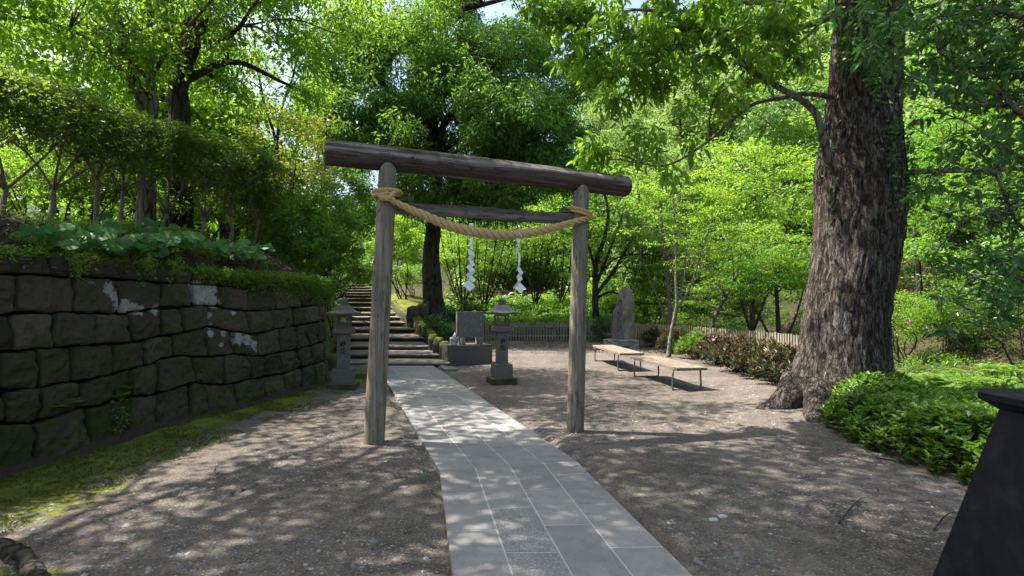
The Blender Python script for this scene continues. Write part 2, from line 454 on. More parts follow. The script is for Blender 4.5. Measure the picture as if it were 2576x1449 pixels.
# foot of the retaining wall (plan)
WALL = [(-5.35, -2.0), (-5.33, 2.0), (-5.22, 4.2), (-5.19, 5.46), (-5.03, 6.5), (-5.06, 7.2), (-4.98, 7.7), (-4.74, 8.3), (-4.60, 9.0), (-4.44, 9.8), (-4.22, 10.6), (-3.98, 11.3), (-4.02, 11.75), (-4.25, 12.1), (-4.7, 12.35)]
WX = np.array([p[0] for p in WALL[:12]]); WY = np.array([p[1] for p in WALL[:12]])
BX = np.array([-3.98, -4.35, -4.75, -5.3, -6.6, -8.4, -10.9, -14.2, -17.4, -26]); BY = np.array([11.3, 12.2, 14.28, 16.9, 21.6, 26, 32.6, 41.4, 50, 70])
FENCE = [(-3.04, 24.7), (0.5, 24.7), (3.6, 24.6), (4.7, 24.1), (5.04, 21.8), (6.0, 19.9), (6.6, 17.8), (7.02, 16.3), (7.22, 14.6), (7.28, 12.9)]
def boundary(y):      # x where the raised left side ends
    return np.where(y < 11.3, np.interp(y, WY, WX), np.interp(y, BY, BX))
def stair_z(y): return np.interp(y, [13.9] + ST_D + [80, 140], [0.0] + ST_Z + [9, 22])
def H(x, y, rough=True):
    x = np.asarray(x, float); y = np.asarray(y, float)
    sh = x.shape; x = x.ravel(); y = y.ravel()
    xl = boundary(y); dl = xl - x
    sz = stair_z(y)
    xr = np.interp(y, ST_D + [70], ST_XR + [-22])
    # left plateau
    plat = 2.12 + .5 * np.clip(dl, 0, 1.3) + .12 * np.clip(dl - 1.3, 0, 40) + np.maximum(sz - .3, 0)
    wallpart = np.where(dl > .35, plat, 0.0)
    slopepart = sz + (plat - sz) * sstep(0.0, 2.0, dl + .1)
    left = np.where(y < 11.6, wallpart, np.where(dl > 0, slopepart, sz))
    # ground in front of the wall dips into a shallow drain
    dip = -.10 * np.exp(-((-dl - .22) / .16) ** 2) * (y < 11.5) + .05 * np.exp(-((-dl - .75) / .3) ** 2) * (y < 12)
    # bank right of the stairs
    dr = x - xr
    bx = np.interp(y, [14, 15.5, 24.7, 40], [-1.75, -1.9, -3.15, -3.6])     # foot of that bank
    bank = sz + .42 * sstep(0.0, .35, dr)
    bankfall = np.where(y < 24.7, sstep(.1, 1.1, bx - x), 1)
    behind = np.interp(y, [24.9, 26, 30, 35, 45, 60, 90, 150], [0, .25, 1.0, 2.3, 5.2, 9.5, 14, 18])
    behind = behind * (1 + .9 * sstep(0, 16, x))
    right_h = np.where(y > 24.9, behind, 0)
    k = np.clip((x - (xr + .3)) / np.maximum(4.0 + .0 * y, 1e-3), 0, 1)
    bank_b = np.where(y > 24.7, np.maximum(bank * (1 - sstep(0, 1, k)) + behind * sstep(0, 1, k), 0), bank * bankfall)
    mid = np.where(dr > 0, np.where(y > 14.2, bank_b, 0), sz)
    right = np.where(dr > 0, mid, sz)
    h = np.where(dl > 0, left, right) + np.where((dl < 0) & (y < 12), dip, 0)
    # hillside on the right beyond the fence
    hr = .62 * np.clip(x - 12.5 + .12 * np.clip(y - 14, -10, 60), 0, 60); hr = 40 * (1 - np.exp(-hr / 40)) * 1.15
    hr = hr - .5 * np.exp(-((x - 9.3) / 1.5) ** 2) * sstep(9, 12, y) * (y < 22)
    h = np.where((x > 7.6), h + hr, h)
    # swell around the foot of the big trunk
    h = h + .22 * np.exp(-(((x - 4.9) ** 2 + (y - 8.6) ** 2) / 1.6))
    if rough:
        pl = np.stack([x, y, 0 * x], 1)
        flat = (h < .3) & (y < 25)
        h = h + np.where(flat, .018 * fbm(pl * .8, 3, 3) + .005 * fbm(pl * 6, 3, 5), .10 * fbm(pl * .7, 4, 9))
    # kept under the stairs and under the path
    onst = (y > 14.2) & (x > boundary(y) - .1) & (dr < .1)
    h = np.where(onst, sz - .22, h)
    ds = path_dist(x, y)
    h = np.where(ds < .12, np.minimum(h, -.03), h)
    return h.reshape(sh)
def Hs(x, y): return float(H(np.array([x]), np.array([y]))[0])
# path: near part, bend, far part
PB_L, PB_R = G(1106.4, 1191.5), G(1449.9, 1164.4)
PN_L, PN_R = G(1138, 1449), G(1735, 1449)
PF_L, PF_R = G(948.6, 921), G(1085.9, 919.3)
def path_dist(x, y):
    """signed distance outside the paved strip (negative inside)"""
    def seg(A, B, C, D):   # quad A->B left edge, C->D right edge (near -> far)
        def side(P0, P1, sgn):
            dx, dy = P1.x - P0.x, P1.y - P0.y; L = math.hypot(dx, dy)
            return sgn * ((x - P0.x) * dy - (y - P0.y) * dx) / L
        return np.maximum(side(A, B, -1), side(C, D, 1))
    n0, n1 = PN_L + (PN_L - PB_L) * 4, PN_R + (PN_R - PB_R) * 4
    lo = np.maximum(seg(n0, PB_L, n1, PB_R), y - PB_R.y)
    hi = np.maximum(seg(PB_L, PF_L, PB_R, PF_R), np.maximum(PB_L.y - y - .2, y - 14.1))
    return np.minimum(lo, hi)

def build_ground():
    def axis(lo, hi, c, n, a):
        t = np.linspace(-1, 1, n); s = np.sinh(a * t) / math.sinh(a)
        return np.where(s < 0, c + s * (c - lo), c + s * (hi - c))
    xs = axis(-220, 220, 0.0, 620, 5.2); ys = axis(-40, 300, 6.0, 640, 5.0)
    ys = np.unique(np.concatenate([ys[(ys < -10)], np.linspace(-10, 1.5, 30), np.linspace(1.5, 30, 380), np.geomspace(30.2, 300, 90)]))
    xs = np.unique(np.concatenate([-np.geomspace(12, 220, 60)[::-1], np.linspace(-11.9, 14, 420), np.geomspace(14.2, 220, 60)]))
    X, Y = np.meshgrid(xs, ys)
    Z = H(X, Y)
    V = np.stack([X, Y, Z], -1).reshape(-1, 3)
    nx, ny = len(xs), len(ys)
    i = (np.arange(ny - 1)[:, None] * nx + np.arange(nx - 1)[None, :])
    Q = np.stack([i, i + 1, i + nx + 1, i + nx], -1).reshape(-1, 4)
    me = quadmesh('ground', V, Q, smooth=True)
    x, y = V[:, 0], V[:, 1]
    d = x - boundary(y)
    pl = np.stack([x, y, 0 * x], 1)
    wob = .25 * fbm(pl * .9, 3, 21)
    moss = sstep(.22, .5, d + wob * .5) * (1 - sstep(.8, 1.8, d + wob * 1.6)) * (y < 13.6)
    xr = np.interp(y, ST_D + [70], ST_XR + [-22])
    moss = np.maximum(moss, .95 * ((x - xr > -.1) & (x - xr < 2.6) & (x < np.interp(y, [14, 15.5, 24.7, 40], [-1.9, -1.95, -3.1, -3.4])) & (y > 14.2) & (y < 34)))
    moss = np.maximum(moss, .8 * ((d > -1.6) & (d < .2) & (y > 11.8)))
    moss = np.maximum(moss, .9 * sstep(.45, .15, np.hypot(x + 3.02, (y - 3.25) * 1.6)))
    soil = np.where(V[:, 2] > .5, .9, 0) * (moss < .5)
    soil = np.maximum(soil, sstep(.32, .15, d) * (y < 12) * (d > -1))
    sh = sstep(7.7, 8.1, x); soil = np.maximum(soil, sh)
    # planting bed before the right-hand fence, and the bed under the low shrub
    fx = np.interp(y, [10.5, 12.4, 14.6, 16.3, 17.8, 19.9, 21.8, 24.1], [7.5, 7.3, 7.22, 7.02, 6.6, 6.0, 5.04, 4.7])
    soil = np.maximum(soil, sstep(-1.6, -1.2, x - fx + wob) * (y > 10.8) * (y < 22))
    soil = np.maximum(soil, sstep(4.0, 4.6, x + wob) * (y < 8.2) * (y > 3) * (x < 14) * sstep(-.1, .35, x - (3.4 + (5.6 - y) * .25) + wob))
    soil = np.maximum(soil, .5 * sstep(23.2, 24.3, y) * (y < 26))
    far = np.maximum(np.maximum(sstep(36, 40, y), sstep(24.6, 26, y) * sstep(2, 4, x)), np.maximum(sstep(15, 18, x), sstep(-7.4, -8.4, x) * (y > 3)))
    for nm, val in (('moss', moss), ('soil', soil), ('far', far)):
        a = me.attributes.new(nm, 'FLOAT', 'POINT'); a.data.foreach_set('value', val.astype(np.float32))
    tag(link('ground', me, MT['dirt']), kind='structure')
build_ground()

def build_path():
    tiles, bed = MB(), MB()
    g = .0065; top = .022
    def strip(Lo, Ro, Lf, Rf, offs, first_from, length, seed):
        """Lo,Ro: line at the bend; Lf,Rf: far line; columns are split at offsets"""
        L = ((Lf - Lo).length + (Rf - Ro).length) / 2
        rr = random.Random(seed)
        for c in range(4):
            a0, a1 = c / 4, (c + 1) / 4
            A0, A1 = Lo.lerp(Ro, a0), Lo.lerp(Ro, a1); B0, B1 = Lf.lerp(Rf, a0), Lf.lerp(Rf, a1)
            Lc = (A0 - B0).length
            cuts = [0.0]; s = offs[c]
            while s < Lc - .1: cuts.append(s); s += .772
            cuts.append(Lc)
            dv = (B0 - A0).normalized(); sv = (A1 - A0).normalized()
            for k in range(len(cuts) - 1):
                s0, s1 = cuts[k] / Lc, cuts[k + 1] / Lc
                q = [A0.lerp(B0, s0), A1.lerp(B1, s0), A1.lerp(B1, s1), A0.lerp(B0, s1)]
                gx0 = g if c > 0 else 0; gx1 = g if c < 3 else 0
                q[0] += sv * gx0 + dv * g * 1.3; q[3] += sv * gx0 - dv * g * 1.3
                q[1] += -sv * gx1 + dv * g * 1.3; q[2] += -sv * gx1 - dv * g * 1.3
                dark = first_from == 'near' and c == 1 and k in (2, 3)
                t = .975 if dark else rr.uniform(.1, .85)
                dz = rr.uniform(-.0012, .0012)
                v = [(p.x, p.y, -.03) for p in q] + [(p.x, p.y, top + dz) for p in q]
                f = [(4, 5, 6, 7), (0, 1, 5, 4), (1, 2, 6, 5), (2, 3, 7, 6), (3, 0, 4, 7)]
                if first_from == 'near': f = [tuple(reversed(x)) for x in f]
                tiles.add(v, f, t)
    PN2_L, PN2_R = PN_L + (PN_L - PB_L) * .9, PN_R + (PN_R - PB_R) * .9
    strip(PB_L, PB_R, PN2_L, PN2_R, [.62, .28, .70, .38], 'near', 0, 1)
    PFL, PFR = PF_L.copy(), PF_R.copy()
    strip(PB_L, PB_R, PFL, PFR, [.70, .34, .70, .36], 'far', 0, 2)
    e = .004
    for q in ((PN2_L, PN2_R, PB_R, PB_L), (PB_L, PB_R, PFR, PFL)):
        v = [(p.x, p.y, -.03) for p in q] + [(p.x, p.y, top - e) for p in q]
        bed.add(v, [(4, 5, 6, 7), (0, 1, 5, 4), (1, 2, 6, 5), (2, 3, 7, 6), (3, 0, 4, 7)])
    root = tag(tiles.build('path', MT['paver'], bevel=.002), kind='structure')
    bed.build('path_joint_bed', MT['grout'], root)
build_path()

def rock_vf(c, size, seed, n=10, rough=.18, box=.55, rz=0.0):
    """squarish stone: sphere blended to a box, roughened"""
    th = np.linspace(0, math.pi, n); ph = np.linspace(0, 2 * math.pi, 2 * n, endpoint=False)
    T, Ph = np.meshgrid(th, ph, indexing='ij')
    d = np.stack([np.sin(T) * np.cos(Ph), np.sin(T) * np.sin(Ph), np.cos(T)], -1).reshape(-1, 3)
    m = np.abs(d).max(1)[:, None]
    p = d * (1 - box) + d / m * box * .82
    p = p * (1 + rough * fbm(p * 1.6 + seed * 3.1, 3, seed))[:, None]
    p = p * np.array(size) / 2
    cz, sz_ = math.cos(rz), math.sin(rz)
    p = p @ np.array([[cz, sz_, 0], [-sz_, cz, 0], [0, 0, 1]]) + np.array(c)
    N = 2 * n; f = []
    for a in range(n - 1):
        for b in range(N):
            f.append((a * N + b, (a + 1) * N + b, (a + 1) * N + (b + 1) % N, a * N + (b + 1) % N))
    return p, f

def build_wall():
    root = empty('retaining_wall', (-5.1, 6, 0), 'dark mossy retaining wall of fitted stone blocks along the moss strip', 'wall')
    W = np.array(WALL); seg = np.linalg.norm(np.diff(W, axis=0), axis=1); S = np.concatenate([[0], np.cumsum(seg)])
    def at(s, z, out=0.0):
        s = np.asarray(s, float); z = np.asarray(z, float)
        x = np.interp(s, S, W[:, 0]); y = np.interp(s, S, W[:, 1])
        x2 = np.interp(s + .15, S, W[:, 0]); y2 = np.interp(s + .15, S, W[:, 1])
        x1 = np.interp(s - .15, S, W[:, 0]); y1 = np.interp(s - .15, S, W[:, 1])
        tx, ty = x2 - x1, y2 - y1; L = np.hypot(tx, ty) + 1e-9
        nx, ny = ty / L, -tx / L
        o = out - .07 * z
        return np.stack([x + nx * o, y + ny * o, z], -1)
    def hit(zx, zy):   # photo position (zoomed crop) -> s, z on the wall face
        px, py = zx * .46304, 543.1 + zy * .46304
        d = ray(px, py)
        for k in range(len(WALL) - 1):
            a, b = WALL[k], WALL[k + 1]
            den = d.x * (b[1] - a[1]) - d.y * (b[0] - a[0])
            if abs(den) < 1e-9: continue
            u = (a[0] * (b[1] - a[1]) - a[1] * (b[0] - a[0])) / den
            qx, qy = d.x * u, d.y * u
            L2 = (b[0] - a[0]) ** 2 + (b[1] - a[1]) ** 2
            t = ((qx - a[0]) * (b[0] - a[0]) + (qy - a[1]) * (b[1] - a[1])) / L2
            if u > 0 and -.001 <= t <= 1.001: return S[k] + t * seg[k], EYE + d.z * u
        return S[11], EYE + d.z * (11.3 / d.y)
    rows = [  # boundary polylines (crop coordinates) and the upright joints of each course, top course first
        ([(0, 195), (330, 205), (700, 245), (1100, 290), (1400, 320), (1720, 335)], []),
        ([(0, 315), (330, 322), (700, 340), (910, 362), (1220, 375), (1360, 395), (1530, 385), (1720, 380)], [330, 700, 1080, 1225, 1360, 1480, 1610]),
        ([(0, 540), (140, 530), (450, 530), (690, 535), (910, 500), (1080, 490), (1220, 492), (1360, 520), (1510, 512), (1650, 495), (1728, 487)], [140, 452, 690, 910, 1080, 1220, 1368, 1520, 1648]),
        ([(0, 752), (320, 718), (530, 702), (740, 690), (900, 655), (1010, 640), (1150, 600), (1380, 640), (1500, 620), (1610, 600), (1735, 577)], [320, 535, 738, 905, 1015, 1158, 1372, 1500, 1610, 1670]),
        ([(0, 955), (240, 932), (430, 905), (640, 860), (820, 812), (960, 762), (1145, 768), (1290, 752), (1415, 765), (1540, 742), (1640, 722), (1745, 692)], [20, 232, 415, 632, 805, 955, 1148, 1285, 1420, 1540, 1628, 1690]),
        ([(0, 1132), (200, 1122), (460, 1040), (720, 985), (860, 968), (1060, 905), (1230, 920), (1360, 887), (1540, 860), (1640, 830), (1757, 792)], [45, 228, 440, 635, 722, 865, 1065, 1228, 1360, 1437, 1532, 1642]),
        ([(0, 1365), (190, 1300), (500, 1222), (720, 1145), (860, 1110), (1030, 1092), (1120, 1082), (1280, 1022), (1440, 965), (1550, 938), (1650, 920), (1775, 900)], [195, 485, 715, 850, 1035, 1122, 1275, 1440, 1552, 1650]),
    ]
    sS = [[hit(*p) for p in r[0]] for r in rows]
    def bz(k, s):
        a = sorted(sS[k]); return np.interp(s, [p[0] for p in a], [p[1] for p in a])
    lich = []   # white patches
    for zx, zy, r in ((640, 400, .10), (665, 440, .10), (680, 490, .10), (720, 500, .12), (760, 505, .10), (800, 515, .08), (870, 510, .08), (1100, 400, .15), (1120, 440, .17), (1180, 410, .15), (1190, 460, .15), (1150, 430, .2),
                      (1310, 665, .14), (1360, 675, .12), (1395, 700, .11), (1165, 540, .07), (1170, 600, .07), (1165, 640, .07), (1240, 640, .07), (1215, 700, .06), (1295, 520, .08), (1362, 350, .09), (1480, 350, .07), (1408, 735, .05)):
        s, z = hit(zx, zy); lich.append((s, z, r * 1.18))
    body = MB(); LI = []; rr = random.Random(3)
    def block(s0b, s1b, s0t, s1t, kb, kt, gap, tint, seed):
        n = 26
        e = np.concatenate([[0, .015, .04, .075], np.linspace(.12, .88, n - 8), [.925, .96, .985, 1]])
        U, Wv = np.meshgrid(e, e)     # U along s, Wv upward
        sb = s0b + (s1b - s0b) * U; st = s0t + (s1t - s0t) * U
        zb = kb(sb); zt = kt(st)
        s = sb * (1 - Wv) + st * Wv; z = zb * (1 - Wv) + zt * Wv
        hgt = np.maximum(zt - zb, .05); wid = max(s1b - s0b, .05)
        # inset by the joint
        cu, cw = .5, .5
        s = s + (cu - U) * 2 * gap * (1 + .9 * np.abs(fbm(np.stack([s.ravel() * 7, z.ravel() * 7, 0 * s.ravel() + seed], 1), 2, seed)).reshape(n, n))
        z = z + (cw - Wv) * 2 * gap
        wn_ = np.stack([s.ravel() * 5.5, z.ravel() * 5.5, 0 * s.ravel() + seed * .37], 1)
        edge_w = np.exp(-np.minimum(np.minimum(U, 1 - U) * wid, np.minimum(Wv, 1 - Wv) * hgt) / .07)
        s = s + .028 * fbm(wn_, 3, 50).reshape(n, n) * edge_w; z = z + .022 * fbm(wn_ + 7.7, 3, 51).reshape(n, n) * edge_w
        # round corners a little
        ed = np.minimum(np.minimum(U, 1 - U) * wid, np.minimum(Wv, 1 - Wv) * hgt)
        cx_, cw_ = (U - .5) * 2, (Wv - .5) * 2
        corner = np.clip(np.abs(cx_) + np.abs(cw_) - 1.7, 0, 1) * (.2 + 1.0 * rr.random())
        s = s - cx_ * corner * .12 * min(wid, .4); z = z - cw_ * corner * .12 * hgt
        out = .038 * (1 - np.exp(-ed / .010)) + rr.uniform(-.018, .022) + rr.uniform(-.03, .03) * (U - .5) + rr.uniform(-.03, .03) * (Wv - .5)
        nz = fbm(np.stack([s.ravel() * 3.2, z.ravel() * 3.2, 0 * s.ravel() + seed * 1.7], 1), 4, 40).reshape(n, n)
        out = out + .030 * nz * (ed > .004)
        pc = np.stack([s.ravel() * 9, z.ravel() * 9, 0 * s.ravel() + seed * 2.1], 1)
        chip = np.abs(fbm(pc, 3, 61)).reshape(n, n)
        out = out - .030 * chip * (ed > .004) - .03 * edge_w * np.clip(fbm(pc * .6, 2, 62), 0, 1).reshape(n, n)
        out = np.where(ed < 1e-6, -.10, out)
        p = at(s.ravel(), z.ravel(), out.ravel())
        f = []
        for a in range(n - 1):
            for b in range(n - 1): f.append((a * n + b, a * n + b + 1, (a + 1) * n + b + 1, (a + 1) * n + b))
        body.add(p, f, tint, True)
        l = np.zeros(n * n)
        for (ls, lz, lr) in lich:
            l = np.maximum(l, 1.1 - .75 * np.hypot(s.ravel() - ls, z.ravel() - lz) / lr)
        LI.append(np.clip(l, 0, 1))
    seed = 0
    s_end = S[-1]
    for k in range(1, len(rows)):
        top, bot = rows[k - 1][0], rows[k][0]
        def jz(zx, pl): return np.interp(zx, [p[0] for p in pl], [p[1] for p in pl])
        sb, st = [], []
        for zx in rows[k][1]:
            lean = rr.uniform(-9, 9)
            sb.append(hit(zx + lean, jz(zx, bot))[0]); st.append(hit(zx - lean, jz(zx, top))[0])
        # carry the courses on out of the picture and round the corner
        s0 = sb[0]; preb = []
        while s0 > .6: s0 -= rr.uniform(.4, .75); preb.append(s0)
        preb = preb[::-1]
        postb = []; s1 = sb[-1]
        while s1 < s_end - .3: s1 = min(s1 + rr.uniform(.28, .5), s_end); postb.append(s1)
        SB = preb + sb + postb; ST = preb + st + postb
        kb = (lambda s, k=k: bz(k, s)) if k < 6 else (lambda s: bz(6, s) * 0 - .06 + .0 * s)
        kt = (lambda s, k=k: bz(k - 1, s))
        for a in range(len(SB) - 1):
            if SB[a + 1] - SB[a] < .08: continue
            seed += 1
            tint = min(1, max(0, rr.gauss(.5, .3)))
            if k == 1: tint *= .6
            block(SB[a], SB[a + 1], ST[a], ST[a + 1], kb, kt, .010, tint, seed)
    o = body.build('stone_blocks', MT['wall'], root)
    a = o.data.attributes.new('lichen', 'FLOAT', 'POINT'); a.data.foreach_set('value', np.concatenate(LI).astype(np.float32))
    core = MB()
    ss = np.linspace(0, s_end, 60)
    p0 = at(ss, ss * 0 - .1, -.06); p1 = at(ss, ss * 0 + 2.05, -.06); p2 = at(ss, ss * 0 + 2.05, -.45)
    v = np.concatenate([p0, p1, p2]); f = []
    for i in range(59): f += [(i, i + 1, 61 + i, 60 + i), (60 + i, 61 + i, 121 + i, 120 + i)]
    core.add(v, f, .1); core.build('packing_core', MT['soilcore'], root)
n = NT('soil_core'); MT['soilcore'] = n.done((.012, .010, .008), 1.0, 0)
build_wall()

def build_stairs():
    root = empty('stone_stairs', ((ST_XL[0] + ST_XR[0]) / 2, ST_D[0], 0), 'weathered stone steps climbing away between mossy banks', 'stairs')
    for k in range(len(ST_D)):
        y0 = ST_D[k] - (.03); y1 = (ST_D[k + 1] if k + 1 < len(ST_D) else ST_D[k] + 2.2) + .12
        z = ST_Z[k]; h = z - (ST_Z[k - 1] if k else -.05) + .10
        nx, nyy = 22, 5
        mb = MB()
        xl0, xr0 = ST_XL[k] - .25, ST_XR[k] + .10
        xl1, xr1 = (ST_XL[k + 1] - .25, ST_XR[k + 1] + .10) if k + 1 < len(ST_D) else (xl0 - .5, xr0 - .5)
        # profile: bottom front, rounded nose, top back
        prof = [(.02, -h), (.015, -.055), (-.005, -.05), (-.004, -.012), (.016, 0), (.3, .004), (.6, 0), (1, -.01)]
        V = []
        for (t, dz) in prof:
            for i in range(nx):
                u = i / (nx - 1)
                yy = y0 + (y1 - y0) * t
                xx = (xl0 + (xl1 - xl0) * t) * (1 - u) + (xr0 + (xr1 - xr0) * t) * u
                V.append((xx, yy, z + dz))
        V = np.array(V)
        nz = fbm(V * 2.2 + k * 5, 4, 60)
        V[:, 1] += np.where(V[:, 1] < y0 + .08, nz * .022, 0)
        V[:, 2] += nz * .008
        f = [(a * nx + i, a * nx + i + 1, (a + 1) * nx + i + 1, (a + 1) * nx + i) for a in range(len(prof) - 1) for i in range(nx - 1)]
        f = [tuple(q) for q in f]
        mb.add(V, f, R.random(), True)
        o = mb.build('step', [MT['step'], MT['shaded_riser']], root)
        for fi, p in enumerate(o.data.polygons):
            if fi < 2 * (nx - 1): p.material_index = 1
build_stairs()

def build_kerbs():
    for side, label in ((1, 'mossy stone edging on the tree side of the steps'), (-1, 'mossy stone edging on the retaining wall side of the steps')):
        root = None; i = 0
        y = 14.9 if side > 0 else 13.3
        XS = ST_XR if side > 0 else ST_XL
        while y < 31:
            L = R.uniform(.55, .95)
            x = float(np.interp(y + L / 2, ST_D, XS)) + side * (.22 if side > 0 else .42)
            z = float(stair_z(y + L / 2))
            if y < 14.2: x = -4.62; z = 0
            if root is None:
                root = empty('stone_edging', (x, y, 0), label, 'kerb')
            v, f = rock_vf((x, y + L / 2, z + .06), (.34, L, .75), 200 + i + 50 * side, 9, .12, .7, R.uniform(-.08, .08) + (.35 if y > 22 else .12))
            mb = MB(); mb.add(v, f, .5, True)
            mb.build('edging_stone', MT['mossy_rock'], root)
            y += L * .93; i += 1
build_kerbs()
# ------------------------------------------------------------------ gate of round timber
def build_gate():
    L0, R0 = G(940, 1116), G(1447, 1083)
    Ltop = P(976, 414, L0.y + .03); Rtop = P(1462, 469, R0.y + .02)
    along = (R0 - L0); along.z = 0; along.normalize()
    back = Vector((-along.y, along.x, 0))
    root = empty('torii_gate', ((L0.x + R0.x) / 2, (L0.y + R0.y) / 2, 0), 'weathered grey timber torii gate of round logs standing over the paved path', 'gate')
    for base, top, r0, r1, sd in ((L0, Ltop, .122, .107, 1), (R0, Rtop, .112, .103, 2)):
        n, seg = 60, 40
        mb = MB()
        axis = (top - base)
        Lz = axis.length
        ts = np.concatenate([np.linspace(0, .94, n - 14), np.linspace(.945, 1, 14)])
        V = []
        for t in ts:
            c = base + axis * t - Vector((0, 0, .06 if t == 0 else 0))
            r = r0 + (r1 - r0) * t
            for k in range(seg):
                a = k / seg * 2 * math.pi
                # long shallow checks running up the log
                groove = 0
                for gk in range(5):
                    ga = (gk * 1.27 + sd * 2.1 + .25 * math.sin(t * 5 + gk)) % (2 * math.pi)
                    dd = abs((a - ga + math.pi) % (2 * math.pi) - math.pi)
                    dep = (.5 + .5 * math.sin(t * (4 + gk) + gk * 2)) ** 2
                    groove += .012 * dep * max(0, 1 - dd / .12)
                q = 1 + .018 * math.sin(3 * a + sd) + .01 * math.sin(7 * a + t * 9)
                V.append((c.x + (r * q - groove) * math.cos(a), c.y + (r * q - groove) * math.sin(a), c.z))
        V = np.array(V)
        # arched head: lower the sides
        perp = np.array([along.x, along.y])
        zt = V[:, 2]
        rel = (V[:, :2] - np.array([top.x, top.y])) @ perp / r1
        lim = top.z - .085 * np.clip(np.abs(rel), 0, 1) ** 2.2
        V[:, 2] = np.minimum(V[:, 2], lim + 0 * rel)
        f = [(a * seg + k, a * seg + (k + 1) % seg, (a + 1) * seg + (k + 1) % seg, (a + 1) * seg + k) for a in range(len(ts) - 1) for k in range(seg)]
        cc = len(V); last = (len(ts) - 1) * seg
        V = np.vstack([V, [[top.x, top.y, top.z]]])
        f += [(last + k, last + (k + 1) % seg, cc) for k in range(seg)]
        mb.add(V, f, .5, True)
        # own origin so the grain runs along the log
        o = mb.build('post', MT['post_wood'], root)
    # top log
    dL = (Ltop - L0).length
    A = P(819, 382, L0.y - .06); B = P(1572, 470, R0.y + .15)
    # keep the log in the plane just behind the post heads
    def onplane(px, py, setback):
        d = ray(px, py); o = Vector((0, 0, EYE)); p0 = L0 + back * setback
        t = (p0 - o).dot(back) / d.dot(back)
        return o + d * t
    A = onplane(818.5, 382.5, .085); B = onplane(1583, 471, .085)
    mb = MB(); n, seg = 90, 40
    ax = (B - A); Lx = ax.length
    ts = np.concatenate([[0, .002], np.linspace(.006, .985, n), [.990, .994, .997, .999, 1.0]])
    V = []
    for t in ts:
        r = .158 - .016 * t
        if t < .005: r -= .012 * (1 - t / .005)
        if t > .985: r -= .05 * ((t - .985) / .015) ** 2
        for k in range(seg):
            a = k / seg * 2 * math.pi
            q = r * (1 + .012 * math.sin(2 * a + 1) + .008 * math.sin(5 * a + t * 7))
            g = 0
            for gk in range(7):
                ga = (gk * .93 + .12 * math.sin(t * 7 + gk)) % (2 * math.pi)
                dd = abs((a - ga + math.pi) % (2 * math.pi) - math.pi)
                g += .009 * (.5 + .5 * math.sin(t * (9 + gk) + gk)) ** 2 * max(0, 1 - dd / .13)
            V.append((t * Lx, (q - g) * math.cos(a), (q - g) * math.sin(a) + .012 * math.sin(t * 3.1)))
    f = [(a * seg + k, (a + 1) * seg + k, (a + 1) * seg + (k + 1) % seg, a * seg + (k + 1) % seg) for a in range(len(ts) - 1) for k in range(seg)]
    f += [tuple(range(seg)), tuple((len(ts) - 1) * seg + k for k in range(seg))[::-1]]
    mb.add(V, f, .5, True)
    me = mb.build('lintel', MT['lintel_wood'], None)
    X = ax.normalized(); Yv = Vector((0, 0, 1)).cross(X).normalized(); Zv = X.cross(Yv)
    M = Matrix(((X.x, Yv.x, Zv.x, A.x), (X.y, Yv.y, Zv.y, A.y), (X.z, Yv.z, Zv.z, A.z), (0, 0, 0, 1)))
    me.parent = root; me.matrix_local = Matrix.Translation(-root.location) @ M
    # end faces flat shaded
    for p in me.data.polygons:
        if p.loop_total > 4: p.use_smooth = False
    # tie beam
    a = onplane(985, 521, 0); b = onplane(1452, 552.5, 0)
    c = (a + b) / 2; L = (b - a).length
    beam = MB()
    nb = 24; V = []
    for i in range(nb):
        t = i / (nb - 1)
        for dy, dz in ((-.035, -.07), (.035, -.07), (.035, .07), (-.035, .07)):
            V.append(((t - .5) * L, dy + .003 * math.sin(t * 17 + dz * 40), dz + .004 * math.sin(t * 11 + dy * 90)))
    f = [(k * 4 + j, (k + 1) * 4 + j, (k + 1) * 4 + (j + 1) % 4, k * 4 + (j + 1) % 4) for k in range(nb - 1) for j in range(4)]
    beam.add(V, f + [(0, 1, 2, 3), ((nb - 1) * 4 + 3, (nb - 1) * 4 + 2, (nb - 1) * 4 + 1, (nb - 1) * 4)], .5)
    bo = beam.build('tie_beam', MT['beam_wood'], None)
    X = (b - a).normalized(); Yv = Vector((0, 0, 1)).cross(X).normalized(); Zv = X.cross(Yv)
    M = Matrix(((X.x, Yv.x, Zv.x, c.x), (X.y, Yv.y, Zv.y, c.y), (X.z, Yv.z, Zv.z, c.z), (0, 0, 0, 1)))
    bo.parent = root; bo.matrix_local = Matrix.Translation(-root.location) @ M
    for (p0, hgt, ln, sgn) in ((onplane(986, 501, 0), .045, .26, 1), (onplane(1452, 534.5, 0), .045, .22, -1)):
        wd = MB()
        x0 = 0; x1 = sgn * ln
        pr = [(0, 0), (x1, 0), (x1, hgt * 1.25), (x1 * .9, hgt * 1.45), (x1 * .6, hgt * .85), (0, hgt * .6)]
        V = [(x, -.03, z) for x, z in pr] + [(x, .03, z) for x, z in pr]
        nn = len(pr)
        f = [tuple(range(nn))[::-sgn], tuple(range(nn, 2 * nn))[::sgn]] + [((k, (k + 1) % nn, nn + (k + 1) % nn, nn + k)[::sgn]) for k in range(nn)]
        wd.add(V, f, .5)
        wo = wd.build('wedge', MT['beam_wood'], None)
        M2 = M.copy(); q = p0 + Vector((0, 0, -.010)); M2.translation = q
        wo.parent = root; wo.matrix_local = Matrix.Translation(-root.location) @ M2
    # ------- the sacred rope
    zc = lambda x, y: (830.6 + .3087 * x, 319.4 + .3087 * y)
